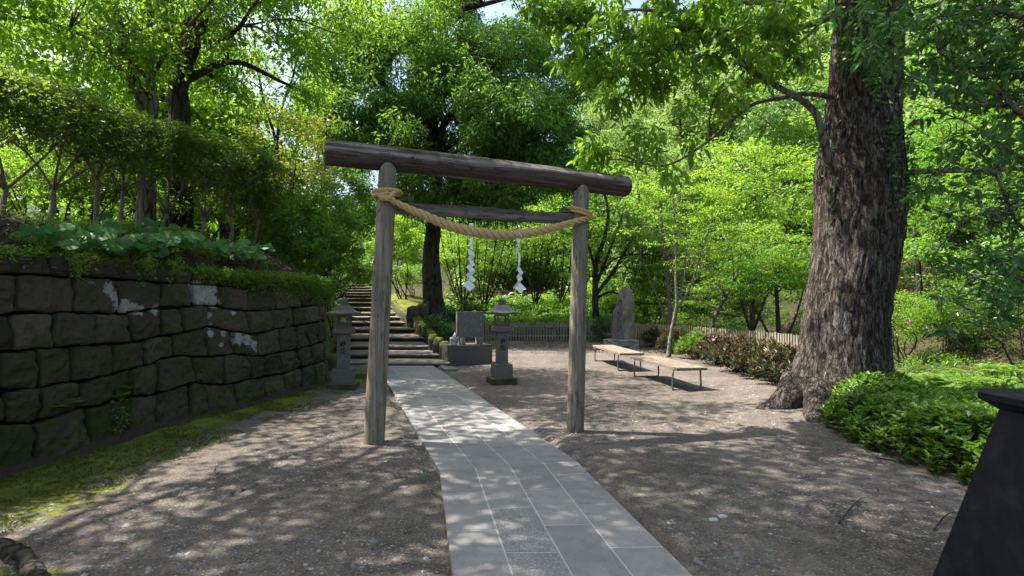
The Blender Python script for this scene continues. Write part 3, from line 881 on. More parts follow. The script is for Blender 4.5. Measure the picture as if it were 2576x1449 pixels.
    cl = [(470, 585, 34), (500, 597, 40), (560, 625, 47), (650, 670, 56), (750, 712, 64), (850, 757, 70), (950, 797, 76), (1050, 828, 78), (1150, 850, 78), (1250, 866, 77), (1350, 877, 75), (1450, 880, 74), (1550, 873, 72), (1650, 860, 68), (1750, 838, 62), (1850, 815, 56), (1950, 785, 49), (2050, 757, 43), (2110, 742, 38), (2150, 738, 32)]
    pts = []; rad = []
    for i, (x, y, d) in enumerate(cl):
        u = i / (len(cl) - 1)
        px, py = zc(x, y)
        so = -.150 if .0 < u < 1 else -.13
        so = -.15 - .03 * math.sin(u * math.pi)
        if i >= len(cl) - 2: so = -.09 if i == len(cl) - 2 else -.03
        p = onplane(px, py, so)
        pts.append(p); rad.append(d * .3087 / 2 * p.y / F * 1.0)
    pth = catmull([tuple(p) for p in pts], 260); rr = catmull([[r] for r in rad], 260)[:, 0]
    s = np.concatenate([[0], np.cumsum(np.linalg.norm(np.diff(pth, axis=0), axis=1))])
    def strands(pth, rr, pitch, name, parent, sgn=1):
        s = np.concatenate([[0], np.cumsum(np.linalg.norm(np.diff(pth, axis=0), axis=1))])
        t, u, w = frames(pth)
        mb = MB()
        for k in range(3):
            ph = sgn * s / pitch * 2 * math.pi + k * 2 * math.pi / 3
            c = pth + (u * np.cos(ph)[:, None] + w * np.sin(ph)[:, None]) * (rr * .60)[:, None]
            mb.tube(c, rr * .53, 12, .5 + .1 * k, rough=.05, seed=k)
        return mb.build(name, MT['rope'], parent)
    rope = empty('straw_rope', pts[10], 'thick twisted straw rope slung between the two gate posts', 'rope')
    strands(pth, rr * 1.04, .27, 'main_strand', rope, ROPE_SGN)
    # bindings round the posts
    def wrap(cx, cy, zs, r, rt, name, tilt=0, ta=0):
        for z in zs:
            a = np.linspace(0, 2 * math.pi, 90)
            p = np.stack([cx + r * np.cos(a), cy + r * np.sin(a), z + tilt * np.cos(a - ta)], 1)
            strands(p, np.full(90, rt), .14, name, rope, ROPE_SGN)
    tl = lambda base, top, z: base + (top - base) * (z / top.z)
    zl = P(975, 485, L0.y).z
    c = tl(L0, Ltop, zl)
    wrap(c.x, c.y, (zl + .022, zl - .028), .145, .024, 'binding', .010, 1.2)
    zr = P(1460, 537, R0.y).z
    c = tl(R0, Rtop, zr)
    wrap(c.x, c.y, (zr + .030, zr - .010), .140, .021, 'binding', .050, math.pi)
    # knot on the nearer post
    k0 = [onplane(952, 489, -.155), onplane(962, 497, -.17), onplane(978, 500, -.18), onplane(992, 486, -.17), onplane(1003, 481, -.10), onplane(1008, 488, -.02)]
    kp = catmull([tuple(p) for p in k0], 50)
    strands(kp, np.full(50, .026), .14, 'knot', rope, ROPE_SGN)
    k0 = [onplane(958, 503, -.15), onplane(970, 497, -.175), onplane(985, 499, -.18), onplane(994, 508, -.17)]
    kp = catmull([tuple(p) for p in k0], 30)
    strands(kp, np.full(30, .026), .14, 'knot', rope, ROPE_SGN)
    # ------- folded paper streamers
    LA = [[(245, -5), (330, -5), (328, 70), (250, 60)], [(272, 172), (300, 250), (205, 268)], [(268, 175), (325, 225), (325, 350), (270, 325)], [(325, 345), (285, 318), (235, 395), (262, 470), (300, 420)], [(262, 380), (322, 352), (320, 505), (305, 532), (262, 485)],
          [(270, 500), (362, 662), (298, 705), (210, 560)], [(362, 660), (265, 782), (205, 718), (285, 640)], [(310, 740), (365, 842), (310, 882), (250, 792)], [(265, 818), (372, 972), (310, 1045), (185, 885)],
          [(372, 970), (232, 1115), (175, 1045), (280, 960)], [(300, 1055), (377, 1145), (312, 1203), (240, 1110)], [(245, 1140), (372, 1285), (250, 1388), (105, 1242)]]
    RB = [[(1255, 165), (1330, 262), (1310, 268), (1258, 200)], [(1185, 240), (1285, 290), (1285, 350), (1265, 400), (1215, 355)], [(1215, 350), (1275, 365), (1285, 530), (1245, 455)], [(1275, 440), (1250, 560), (1195, 690), (1212, 520)], [(1252, 570), (1292, 668), (1280, 785), (1243, 785)],
          [(1243, 780), (1284, 770), (1286, 840), (1255, 892), (1190, 985), (1230, 900), (1248, 850)], [(1268, 880), (1347, 1000), (1300, 1055), (1222, 940)], [(1347, 998), (1262, 1130), (1205, 1090), (1262, 1010)], [(1207, 1085), (1300, 1065), (1332, 1140), (1250, 1182)], [(1332, 1138), (1150, 1332), (1140, 1305), (1250, 1160)], [(1282, 1200), (1392, 1312), (1280, 1412), (1172, 1312)]]
    for polys, lab, far in ((LA, 'white folded paper streamer ending in a flat square, nearer the tall lamp side of the rope', -.20), (RB, 'narrower twisted white paper streamer hanging from the lowest part of the rope', -.20)):
        mb = MB()
        for i, pl in enumerate(polys):
            V = []
            so = far + .012 * ((i % 3) - 1)
            if i == 0: so = far + .12 if polys is LA else far - .06
            for j, (x, y) in enumerate(pl):
                V.append(onplane(1150 + .1235 * x, 562.2 + .1235 * y, so + (.010 if j in (0, 1) else -.010) + .006 * math.sin(i * 2.3 + j)))
            nn = len(V)
            V2 = [v + back * .0012 for v in V]
            mb.add([tuple(v) for v in V + V2], [tuple(range(nn)), tuple(range(nn, 2 * nn))[::-1]] + [(k, nn + k, nn + (k + 1) % nn, (k + 1) % nn) for k in range(nn)], .5)
        if polys is LA:     # the paper runs on behind the rope to its tag
            a_, b_ = (262, 40), (285, 230)
            V = [onplane(1150 + .1235 * x, 562.2 + .1235 * y, s_) for x, y, s_ in ((250, 40, far + .12), (322, 40, far + .12), (300, 232, far + .02), (276, 232, far + .02))]
            V2 = [v + back * .0012 for v in V]
            mb.add([tuple(v) for v in V + V2], [(0, 1, 2, 3), (7, 6, 5, 4), (0, 4, 5, 1), (1, 5, 6, 2), (2, 6, 7, 3), (3, 7, 4, 0)], .5)
        o = mb.build('paper_streamer', MT['paper'])
        tag(o, lab.replace(', nearer the tall lamp side of the rope', ' hanging from the sagging rope'), 'paper streamer', 'paper streamers on the rope')
ROPE_SGN = -1
build_gate()

# ------------------------------------------------------------------ lettering
def text_mesh(name, txt, size, mat, parent, M, ex=.002, squash=1.0):
    cu = bpy.data.curves.new(name, 'FONT')
    cu.body = txt; cu.size = size; cu.align_x = 'CENTER'; cu.align_y = 'CENTER'; cu.extrude = ex; cu.offset = .0015
    tmp = bpy.data.objects.new('tmp', cu); COL.objects.link(tmp)
    bpy.context.view_layer.update()
    dg = bpy.context.evaluated_depsgraph_get()
    me = bpy.data.meshes.new_from_object(tmp.evaluated_get(dg))
    bpy.data.objects.remove(tmp)
    me.name = name; me.materials.clear(); me.materials.append(mat)
    me.transform(M)
    o = bpy.data.objects.new(name, me); COL.objects.link(o); o.parent = parent
    return o

# ------------------------------------------------------------------ stone lanterns
def sq_loft(mb, prof, tint=.5, curl=0.0, cap=True):
    """square rings (half width, z, curl of the corners)"""
    V = []; m = 8
    for r in prof:
        hw, z = r[0], r[1]; cu = r[2] if len(r) > 2 else 0
        for side in range(4):
            for k in range(m):
                t = k / m * 2 - 1
                x, y = t * hw, -hw
                for _ in range(side): x, y = -y, x
                zz = z + cu * abs(t) ** 3
                V.append((x, y, zz))
    N = 4 * m
    f = [(a * N + k, a * N + (k + 1) % N, (a + 1) * N + (k + 1) % N, (a + 1) * N + k) for a in range(len(prof) - 1) for k in range(N)]
    if cap: f += [tuple(range(N))[::-1], tuple((len(prof) - 1) * N + k for k in range(N))]
    mb.add(V, f, tint)
def lantern(px, py, rz, label, mat, k=1.0, slabz=0.0):
    g = G(px, py)
    root = empty('stone_lantern', (g.x, g.y, 0), label, 'stone lantern', 'stone lanterns flanking the steps', rz)
    def part(name, fn, m=mat, bevel=.006, rough=False):
        mb = MB(); fn(mb); return mb.build(name, MT[m], root, bevel=bevel, world_space=False)
    hw = [.27, .188, .11, .173, .129, .255]
    part('ground_slab', lambda b: b.box((0, 0, .03), (.54, .54, .18)), 'mossy_rock', .015)
    part('pedestal', lambda b: b.box((0, 0, .26), (.376, .376, .28)))
    part('shaft', lambda b: b.box((0, 0, .73), (.22, .22, .66)))
    part('platform', lambda b: sq_loft(b, [(.125, 1.058), (.178, 1.085), (.187, 1.09), (.187, 1.165), (.160, 1.19)]), bevel=.003)
    def fire(b):
        w, t = .129, .034
        for sx in (-1, 1):
            for sy in (-1, 1): b.box((sx * (w - t / 2), sy * (w - t / 2), 1.315), (t, t, .25))
        b.box((0, 0, 1.205), (2 * w - .004, 2 * w - .004, .034)); b.box((0, 0, 1.425), (2 * w - .004, 2 * w - .004, .034))
        b.box((0, w - .012, 1.315), (2 * w - 2 * t, .012, .2)) if rz < 0 else None
    part('fire_box', fire, bevel=.004)
    part('roof', lambda b: sq_loft(b, [(.255, 1.436), (.278, 1.452, .012), (.282, 1.476, .020), (.245, 1.487, .010), (.205, 1.508, .003), (.168, 1.54), (.150, 1.575), (.125, 1.605), (.095, 1.622), (.092, 1.628), (.092, 1.642), (.082, 1.642)]), 'granite_light' if k > 1 else mat, bevel=.002)
    def fin(b):
        sq_loft(b, [(.068, 1.642), (.070, 1.65), (.074, 1.735), (.070, 1.742), (.05, 1.748)])
        b.tube([(0, 0, 1.74), (0, 0, 1.765), (0, 0, 1.785), (0, 0, 1.82)], [.045, .04, .018, .006], 12)
    part('finial', fin, bevel=.003)
    if k <= 1:
        pass
    for i, ch in enumerate('献燈'):
        M = Matrix.Translation((.005, -.1105, .87 - i * .135)) @ Matrix.Rotation(math.pi / 2, 4, 'X')
        text_mesh('carved_character', ch, .118, MT['ink'], root, M, .0015)
    return root
lantern(1262, 963, math.radians(-16.4) * -1, 'pale stone lantern with a lighter roof on the bare ground by the low concrete plinth', 'granite', 1.1)
lantern(864, 978, math.radians(7), 'dark grey stone lantern on the moss at the foot of the steps beside the wall', 'granite')

# ------------------------------------------------------------------ plinth with tablet, cat
def build_plinth():
    a = G(1129, 920.5); b = G(1243, 914.5)
    d = (b - a); rz = math.atan2(d.y, d.x); L = 1.27
    ux = Vector((math.cos(rz), math.sin(rz), 0)); uy = Vector((-ux.y, ux.x, 0))
    c = a + ux * L / 2 + uy * .42
    root = empty('concrete_plinth', (c.x, c.y, 0), 'low brown concrete plinth at the right foot of the steps', 'plinth', None, rz)
    mb = MB(); mb.box((0, 0, .235), (L, .84, .59)); mb.build('plinth_block', MT['concrete'], root, bevel=.008, world_space=False)
    t = a + ux * (.36 + .40) + uy * .40
    tb = empty('stone_tablet', (t.x, t.y, .532), 'rectangular lichen-stained inscribed tablet on two short stone feet behind the cat', 'tablet', None, rz)
    m2 = MB(); m2.box((0, 0, .185 + .36), (.80, .10, .72)); m2.build('slab', MT['tablet'], tb, bevel=.006, world_space=False)
    for sx in (-1, 1):
        m3 = MB(); m3.box((sx * .26, -.04, .092), (.13, .26, .18)); m3.build('foot', MT['granite_light'], tb, bevel=.004, world_space=False)
    ins = MB(); rr = random.Random(5)
    for col in range(13):
        x = .33 - col * .053
        z = .84
        while z > .30 + rr.random() * .12:
            w = .020
            for st in range(rr.randint(2, 4)):
                if rr.random() < .5: ins.box((x + rr.uniform(-.006, .006), -.0505, z + rr.uniform(-.008, .008)), (w * rr.uniform(.5, 1), .002, .0025))
                else: ins.box((x + rr.uniform(-.006, .006), -.0505, z + rr.uniform(-.006, .006)), (.0025, .002, w * rr.uniform(.4, .9)))
            z -= .026
            if rr.random() < .06: z -= .05
    ins.build('worn_inscription', MT['lichen_ink'], tb, world_space=False)
    return a, ux, uy, rz
n = NT('tablet_stone'); v = n.coord('Object', (1, 1, .35)); v2 = n.coord('Object')
base = n.mix(n.noise(v2, 9, 5), (.085, .09, .088), (.15, .155, .15))
base = n.mix(n.ramp(n.noise(v, 26, 5, .75), (.56, 0), (.66, .75)), base, (.30, .32, .31))
n.bump(n.noise(v2, 60, 4), .4, .004); MT['tablet'] = n.done(base, .9, .2)
n = NT('worn_letters'); MT['lichen_ink'] = n.done((.26, .27, .26), .9, .1)
PA, PUX, PUY, PRZ = build_plinth()

def skin_obj(name, verts, edges, mat, parent, sub=2, root_i=0):
    """verts: (x,y,z,r); one continuous skinned body"""
    me = bpy.data.meshes.new(name)
    me.from_pydata([v[:3] for v in verts], edges, [])
    o = bpy.data.objects.new('tmp', me); COL.objects.link(o)
    md = o.modifiers.new('skin', 'SKIN'); md.use_smooth_shade = True
    for i, v in enumerate(verts):
        sv = me.skin_vertices[0].data[i]
        sv.radius = (v[3], v[4] if len(v) > 4 else v[3]); sv.use_root = (i == root_i)
    sb = o.modifiers.new('sub', 'SUBSURF'); sb.levels = sub; sb.render_levels = sub
    bpy.context.view_layer.update()
    m2 = bpy.data.meshes.new_from_object(o.evaluated_get(bpy.context.evaluated_depsgraph_get()))
    bpy.data.objects.remove(o)
    m2.materials.clear()
    for p in m2.polygons: p.use_smooth = True
    return m2

def build_cat():
    c = PA + PUX * .21 + PUY * .20
    root = empty('cat_statue', (c.x, c.y, .532), 'small pale grey stone cat sitting on the plinth with one raised paw', 'statue', None, PRZ + .15)
    root.scale = (1.22, 1.22, 1.22)
    # cat faces +x and a little to the viewer
    V = [(-.035, 0, .055, .075, .07), (-.025, 0, .12, .066, .06), (0, 0, .175, .05, .048), (.022, 0, .205, .038), (.042, 0, .235, .052, .055), (.070, 0, .232, .032),
         (.025, .035, .10, .026), (.045, .038, .05, .020), (.052, .038, .012, .020), (.075, .038, .010, .016),          # standing fore leg
         (.030, -.045, .145, .024), (.060, -.050, .155, .020), (.092, -.044, .178, .017), (.100, -.034, .192, .015),    # raised paw
         (-.03, .06, .035, .045), (.03, .06, .018, .026), (.06, .058, .014, .020),
         (-.03, -.06, .035, .045), (.03, -.06, .018, .026), (.06, -.058, .014, .020),
         (-.085, 0, .025, .024), (-.10, -.035, .018, .019), (-.07, -.075, .016, .017), (-.02, -.095, .014, .012)]
    E = [(0, 1), (1, 2), (2, 3), (3, 4), (4, 5), (1, 6), (6, 7), (7, 8), (8, 9), (2, 10), (10, 11), (11, 12), (12, 13), (0, 14), (14, 15), (15, 16), (0, 17), (17, 18), (18, 19), (0, 20), (20, 21), (21, 22), (22, 23)]
    me = skin_obj('cat_body', V, E, None, None)
    bm = bmesh.new(); bm.from_mesh(me)
    for s in (-1, 1):      # ears
        b0 = len(bm.verts)
        q = [bm.verts.new(p) for p in ((.030, s * .018, .270), (.058, s * .020, .268), (.040, s * .050, .255), (.036, s * .045, .318))]
        for t in ((0, 1, 3), (1, 2, 3), (2, 0, 3), (0, 2, 1)): bm.faces.new([q[k] for k in t])
    bm.to_mesh(me); bm.free()
    o = link('body', me, MT['statue'], root, False)
    face = MB()
    for s in (-1, 1): face.box((.094, s * .018, .245), (.004, .010, .005))
    face.box((.103, 0, .232), (.004, .008, .005))
    face.build('face_marks', MT['ink'], root, world_space=False)
build_cat()

# lid by the path
def build_lid():
    q = [G(1106, 924.5), G(1137.5, 923.5), G(1153, 931.5), G(1119, 933)]
    c = sum(q, Vector()) / 4
    mb = MB(); V = [(p.x, p.y, -.02) for p in q[::-1]] + [(p.x, p.y, .035) for p in q[::-1]]
    mb.add(V, [(3, 2, 1, 0), (4, 5, 6, 7), (0, 1, 5, 4), (1, 2, 6, 5), (2, 3, 7, 6), (3, 0, 4, 7)])
    tag(mb.build('drain_cover', MT['granite_light'], None, bevel=.005), 'small flat stone cover set in the dirt beside the top of the paving', 'drain cover')
build_lid()

# ------------------------------------------------------------------ tall inscribed stone
def build_stele():
    Y0 = 20.3
    U = lambda x, y, dy=0.0: P(1507.8 + .1146 * x, 715.6 + .1146 * y, Y0 + dy)
    c = U(520, 1300)
    root = empty('standing_stone', (c.x, c.y + .3, 0), 'tall rough standing stone with a smooth inscribed face before the fence', 'monument')
    lv = [(1260, 272, 548, 762), (1205, 275, 545, 765), (1100, 275, 545, 762), (980, 283, 542, 772), (880, 292, 538, 768), (780, 300, 538, 775), (680, 312, 530, 770), (580, 325, 526, 762), (490, 362, 522, 757), (400, 392, 520, 756), (330, 400, 505, 760), (240, 405, 480, 752), (160, 425, 470, 738), (110, 450, 478, 728), (70, 468, 500, 640), (60, 480, 505, 600)]
    V = []; ns = 8
    for li, (y, xl, xm, xr) in enumerate(lv):
        A = U(xl, y, .42); B = U(xm, y, 0); C = U(xr, y, .18)
        D = C + Vector((-.12, .42, 0)); E = A + Vector((.18, .35, 0))
        ring = [A, B, C, D, E]
        z = B.z
        for k in range(5):
            p, q = ring[k], ring[(k + 1) % 5]
            for j in range(ns):
                r = p.lerp(q, j / ns); V.append((r.x, r.y, z))
    V = np.array(V); N = 5 * ns
    rough = np.tile(np.concatenate([np.full(ns, .004), np.full(N - ns, .075)]), len(lv))
    nz = fbm(V * 5, 4, 77); nz2 = fbm(V * 5 + 9, 4, 78)
    cc = np.array([c.x, c.y + .35, 0]); dirv = V - cc; dirv[:, 2] = 0; dirv /= np.linalg.norm(dirv, axis=1)[:, None]
    V = V + dirv * (nz * rough)[:, None]; V[:, 2] += nz2 * rough * .4
    f = [(a * N + k, a * N + (k + 1) % N, (a + 1) * N + (k + 1) % N, (a + 1) * N + k) for a in range(len(lv) - 1) for k in range(N)]
    f = [q for q in f] + [tuple((len(lv) - 1) * N + k for k in range(N))]
    mb = MB(); mb.add(V, f, .5, False)
    o = mb.build('pillar', [MT['rough_rock'], MT['slate']], root)
    for i, p in enumerate(o.data.polygons):
        k = i % N
        if i < len(f) - 1 and k < ns and i // N < len(lv) - 6: p.material_index = 1
        p.use_smooth = (k % ns != 0)
    # dark characters down the smooth face: kept as worn strokes, they cannot be read in the photograph
    ins = MB(); rr = random.Random(9)
    for cx, ys in ((466, [345, 380, 520, 610, 655, 690, 800, 905, 935, 965]), (412, [385, 440, 610, 635, 720, 745, 790, 830, 885, 945, 990, 1010]), (352, [860, 970])):
        for y in ys:
            for s in range(3):
                x = cx + rr.uniform(-5, 5); yy = y + rr.uniform(-8, 8)
                w = rr.uniform(6, 12); h = rr.uniform(5, 14)
                t = (x - 300) / 240
                q = [U(x - w / 2, yy + h / 2, .42 * (1 - t) - .03), U(x + w / 2, yy + h / 2, .42 * (1 - t) - .05), U(x + w / 2, yy - h / 2, .42 * (1 - t) - .05), U(x - w / 2, yy - h / 2, .42 * (1 - t) - .03)]
                b = [p + Vector((0, .06, 0)) for p in q]
                ins.add([tuple(p) for p in q + b], [(0, 1, 2, 3), (0, 4, 5, 1), (1, 5, 6, 2), (2, 6, 7, 3), (3, 7, 4, 0)])
    ins.build('inscription', MT['ink'], root)
    b = MB()
    v, f = rock_vf((c.x - .02, c.y + .32, .06), (1.45, 1.2, .60), 71, 16, .10, .95)
    b.add(v, f, .5, False); b.build('base_stone', MT['rough_rock'], root)
build_stele()

# ------------------------------------------------------------------ benches
def build_bench(cr, feet, label):
    z = .455; th = .055
    q = [G(x, y, z) for x, y in cr]       # near-left, near-right, far-right, far-left (seat corners)
    A, D, C, B = q
    # make it a true rectangle
    ax = ((D - A).normalized() + (C - B).normalized()).normalized()
    ay = Vector((-ax.y, ax.x, 0))
    if (B - A).dot(ay) < 0: ay = -ay
    L = ((D - A).length + (C - B).length) / 2; W = ((B - A).dot(ay) + (C - D).dot(ay)) / 2
    c = (A + B + C + D) / 4
    rz = math.atan2(ax.y, ax.x)
    root = empty('bench', (c.x, c.y, 0), label, 'bench', 'benches before the fence', rz)
    W = abs(W); W = min(max(W, .42), .62)
    for s in (-1, 1):
        mb = MB(); mb.box((0, s * (W / 4 + .001), z - th / 2), (L, W / 2 - .006, th)); mb.build('seat_plank', MT['bench_wood'], root, bevel=.006, world_space=False)
    for sx in (-1, 1):
        x = sx * (L / 2 - .22)
        mb = MB()
        P_ = [(x, -W / 2 + .03, z - th - .01), (x, -W / 2 + .02, .10), (x, -W / 2 + .025, .02), (x, -W / 2 + .07, .010), (x, 0, .010), (x, W / 2 - .07, .010), (x, W / 2 - .025, .02), (x, W / 2 - .02, .10), (x, W / 2 - .03, z - th - .01)]
        pth = []
        for i in range(len(P_) - 1):
            a_, b_ = np.array(P_[i]), np.array(P_[i + 1])
            for t in np.linspace(0, 1, 4, endpoint=False): pth.append(a_ * (1 - t) + b_ * t)
        pth.append(P_[-1])
        mb.tube(pth, .018, 8, prof=None); mb.box((x, 0, z - th - .012), (.05, W - .04, .018))
        mb.build('leg_frame', MT['steel'], root, world_space=False)
    return root
zu = lambda x, y: (1405.6 + .2866 * x, 638.9 + .2866 * y)
build_bench([zu(637, 903), zu(1045, 1013), zu(1292, 985), zu(830, 885)], None, 'wooden plank bench nearer the big trunk with leaf shadows on its seat')
build_bench([zu(300, 801), zu(545, 878), zu(738, 862), zu(470, 794)], None, 'wooden plank bench nearer the standing stone, partly hidden by the other bench')

# ------------------------------------------------------------------ picket fences
def build_fence():
    pts = np.array(FENCE)
    def run(pl, label, h, name, col, post_every=14):
        seg = np.linalg.norm(np.diff(pl, axis=0), axis=1); S = np.concatenate([[0], np.cumsum(seg)])
        root = empty(name, (pl[0][0], pl[0][1], 0), label, 'fence')
        pk, n = MB(), 0
        s = .05; rr = random.Random(len(pl))
        posts = []
        while s < S[-1]:
            x, y = np.interp(s, S, pl[:, 0]), np.interp(s, S, pl[:, 1])
            x2, y2 = np.interp(s + .1, S, pl[:, 0]), np.interp(s + .1, S, pl[:, 1])
            rz = math.atan2(y2 - y, x2 - x)
            hh = h + rr.uniform(-.018, .018); zb = .0 if y > 23 else .04
            pk.box((x, y, zb + hh / 2), (.074 + rr.uniform(-.004, .004), .018, hh), rz + rr.uniform(-.03, .03))
            if n % post_every == 0: posts.append((x, y, rz))
            s += .128 + rr.uniform(-.006, .006); n += 1
        pk.build('picket_panel', MT['fence_wood'], root)
        for zz in (.2, h - .18):
            rl = MB()
            for k in range(len(pl) - 1):
                a, b = pl[k], pl[k + 1]
                d = b - a; L = np.linalg.norm(d); rz = math.atan2(d[1], d[0]); nrm = np.array([-d[1], d[0]]) / L * .030
                rl.box(((a[0] + b[0]) / 2 + nrm[0], (a[1] + b[1]) / 2 + nrm[1], zz), (L + .01, .03, .07 + .001 * k), rz)
            rl.build('rail', MT['fence_wood'], root)
        for (x, y, rz) in posts:
            pb = MB(); pb.box((x - math.sin(rz) * .095, y + math.cos(rz) * .095, (h - .06) / 2), (.09, .09, h - .06), rz)
            pb.build('post', MT['fence_wood'], root)
    run(pts[:4], 'low pale wooden picket fence across the back of the clearing behind the lantern', .81, 'picket_fence', None)
    run(pts[3:], 'low curved wooden picket fence running behind the benches to the big trunk', .83, 'picket_fence', None)
build_fence()

# ------------------------------------------------------------------ black pillar at the corner of the view
def build_pillar():
    Yc = 2.25
    t0 = P(2500, 1015, Yc)
    ztop = P(2480, 990, 2.35).z - .10
    cx, cy = 3.02, 2.72
    root = empty('black_pillar', (cx, cy, 0), 'matt black tapered pillar with a flat overhanging cap at the corner of the view', 'pillar')
    mb = MB()
    rings = [(.62, 0.0), (.345, ztop - .075)]
    V = []
    for hw, z in rings:
        ch = hw * .30
        for x, y in ((-hw + ch, -hw), (hw - ch, -hw), (hw, -hw + ch), (hw, hw - ch), (hw - ch, hw), (-hw + ch, hw), (-hw, hw - ch), (-hw, -hw + ch)):
            V.append((x, y, z))
    f = [(k, (k + 1) % 8, 8 + (k + 1) % 8, 8 + k) for k in range(8)] + [tuple(range(8, 16))]
    mb.add(V, f); mb.build('shaft', MT['black'], root, bevel=.004, world_space=False)
    cb = MB(); V = []
    for hw, z in ((.345, ztop - .09), (.41, ztop - .04), (.42, ztop - .035), (.42, ztop)):
        ch = hw * .3
        for x, y in ((-hw + ch, -hw), (hw - ch, -hw), (hw, -hw + ch), (hw, hw - ch), (hw - ch, hw), (-hw + ch, hw), (-hw, hw - ch), (-hw, -hw + ch)): V.append((x, y, z))
    f = [(a * 8 + k, a * 8 + (k + 1) % 8, (a + 1) * 8 + (k + 1) % 8, (a + 1) * 8 + k) for a in range(3) for k in range(8)] + [tuple(range(24, 32)), tuple(range(8))[::-1]]
    cb.add(V, f); cb.build('cap', MT['black'], root, bevel=.003, world_space=False)
build_pillar()
# ------------------------------------------------------------------ leaves and branches
def unit(a): return a / (np.linalg.norm(a, axis=-1, keepdims=True) + 1e-9)
def leafgeo(Pn, D, Nn, L, W, fold=.12, droop=.1, hexa=False):
    """leaf blades: base point, pointing direction, face normal, length, width"""
    D = unit(D); S = unit(np.cross(D, Nn)); N2 = np.cross(S, D)
    L = np.asarray(L).reshape(-1, 1); W = np.asarray(W).reshape(-1, 1)
    n = len(Pn)
    if not hexa:
        a = Pn; t = Pn + D * L - N2 * L * droop
        m = Pn + D * L * .45
        b = m + S * W * .5 + N2 * W * fold; c = m - S * W * .5 + N2 * W * fold
        V = np.stack([a, b, t, c], 1).reshape(-1, 3)
        Q = np.arange(4 * n).reshape(-1, 4)
        return V, Q, 1
    a = Pn; t = Pn + D * L - N2 * L * droop * 1.6
    m1 = Pn + D * L * .30; m2 = Pn + D * L * .68 - N2 * L * droop * .6
    b1 = m1 + S * W * .48 + N2 * W * fold; b2 = m2 + S * W * .42 + N2 * W * fold
    c1 = m1 - S * W * .48 + N2 * W * fold; c2 = m2 - S * W * .42 + N2 * W * fold
    V = np.stack([a, b1, b2, t, c2, c1], 1).reshape(-1, 3)
    k = np.arange(n)[:, None] * 6
    Q = np.concatenate([k + np.array([[0, 1, 2, 3]]), k + np.array([[0, 3, 4, 5]])], 1).reshape(-1, 4)
    return V, Q, 2
class Foliage:
    def __init__(s): s.V = []; s.Q = []; s.T = []; s.n = 0
    def put(s, V, Q, T):
        s.V.append(V); s.Q.append(Q + s.n); s.T.append(T); s.n += len(V)
    def scatter(s, C, rad, n, L, rng, up=.7, droop=.25, wl=.45, hexa=False, ct=None, shell=.6, fold=.12, tipdown=0.0, jit=.18):
        """n leaves round every centre in C; rad (k,) or (k,3)"""
        C = np.atleast_2d(C); K = len(C)
        rad = np.asarray(rad, float)
        if rad.ndim == 0: rad = np.full((K, 3), float(rad))
        elif rad.ndim == 1 and len(rad) == 3 and K != 3: rad = np.tile(rad, (K, 1))
        elif rad.ndim == 1 and len(rad) == K: rad = np.stack([rad] * 3, 1)
        elif rad.ndim == 1: rad = np.tile(rad, (K, 1))
        idx = np.repeat(np.arange(K), n); m = len(idx)
        d = unit(rng.normal(size=(m, 3)))
        rr = rng.random(m) ** (1 / (1 + 2 * shell))
        off = d * rr[:, None]
        Pn = C[idx] + off * rad[idx]
        out = off * np.array([1, 1, .35])
        D = unit(unit(out + 1e-3) * .7 + rng.normal(size=(m, 3)) * .55 + np.array([0, 0, -droop - tipdown]))
        D = D * 1.0
        Nn = unit(rng.normal(size=(m, 3)) * (1 - up) + np.array([0, 0, up]) + out * .35)
        L_ = L * np.clip(rng.normal(1, .33, m), .4, 1.8)
        V, Q, k = leafgeo(Pn, D, Nn, L_, L_ * wl, fold, droop * .5, hexa)
        if ct is None: ct = rng.random(K)
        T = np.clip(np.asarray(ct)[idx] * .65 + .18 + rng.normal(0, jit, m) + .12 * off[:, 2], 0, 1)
        s.put(V, Q, np.repeat(T, k))
    def build(s, name, mat, parent=None, label=None):
        me = quadmesh(name, np.concatenate(s.V), np.concatenate(s.Q), np.concatenate(s.T))
        o = link(name, me, mat, parent)
        if label: o['label'] = label
        return o
def clusters(c, r, K, rng, thr=-.15, scale=2.2, shell=1.2, lo=-1.0, seed=0):
    """centres spread through an uneven ellipsoid, with holes"""
    out = []
    c = np.array(c, float); r = np.array(r, float)
    tries = 0
    while len(out) < K and tries < 60:
        tries += 1
        d = unit(rng.normal(size=(K * 3, 3)))
        rr = rng.random(K * 3) ** (1 / (1 + 2 * shell))
        lump = 1 + .22 * fbm(d * 1.7 + seed, 2, 5 + seed)
        p = c + d * (rr * lump)[:, None] * r
        ok = (d[:, 2] * rr > lo) & (fbm(p / scale, 2, 30 + seed) > thr)
        out += list(p[ok])
    return np.array(out[:K])
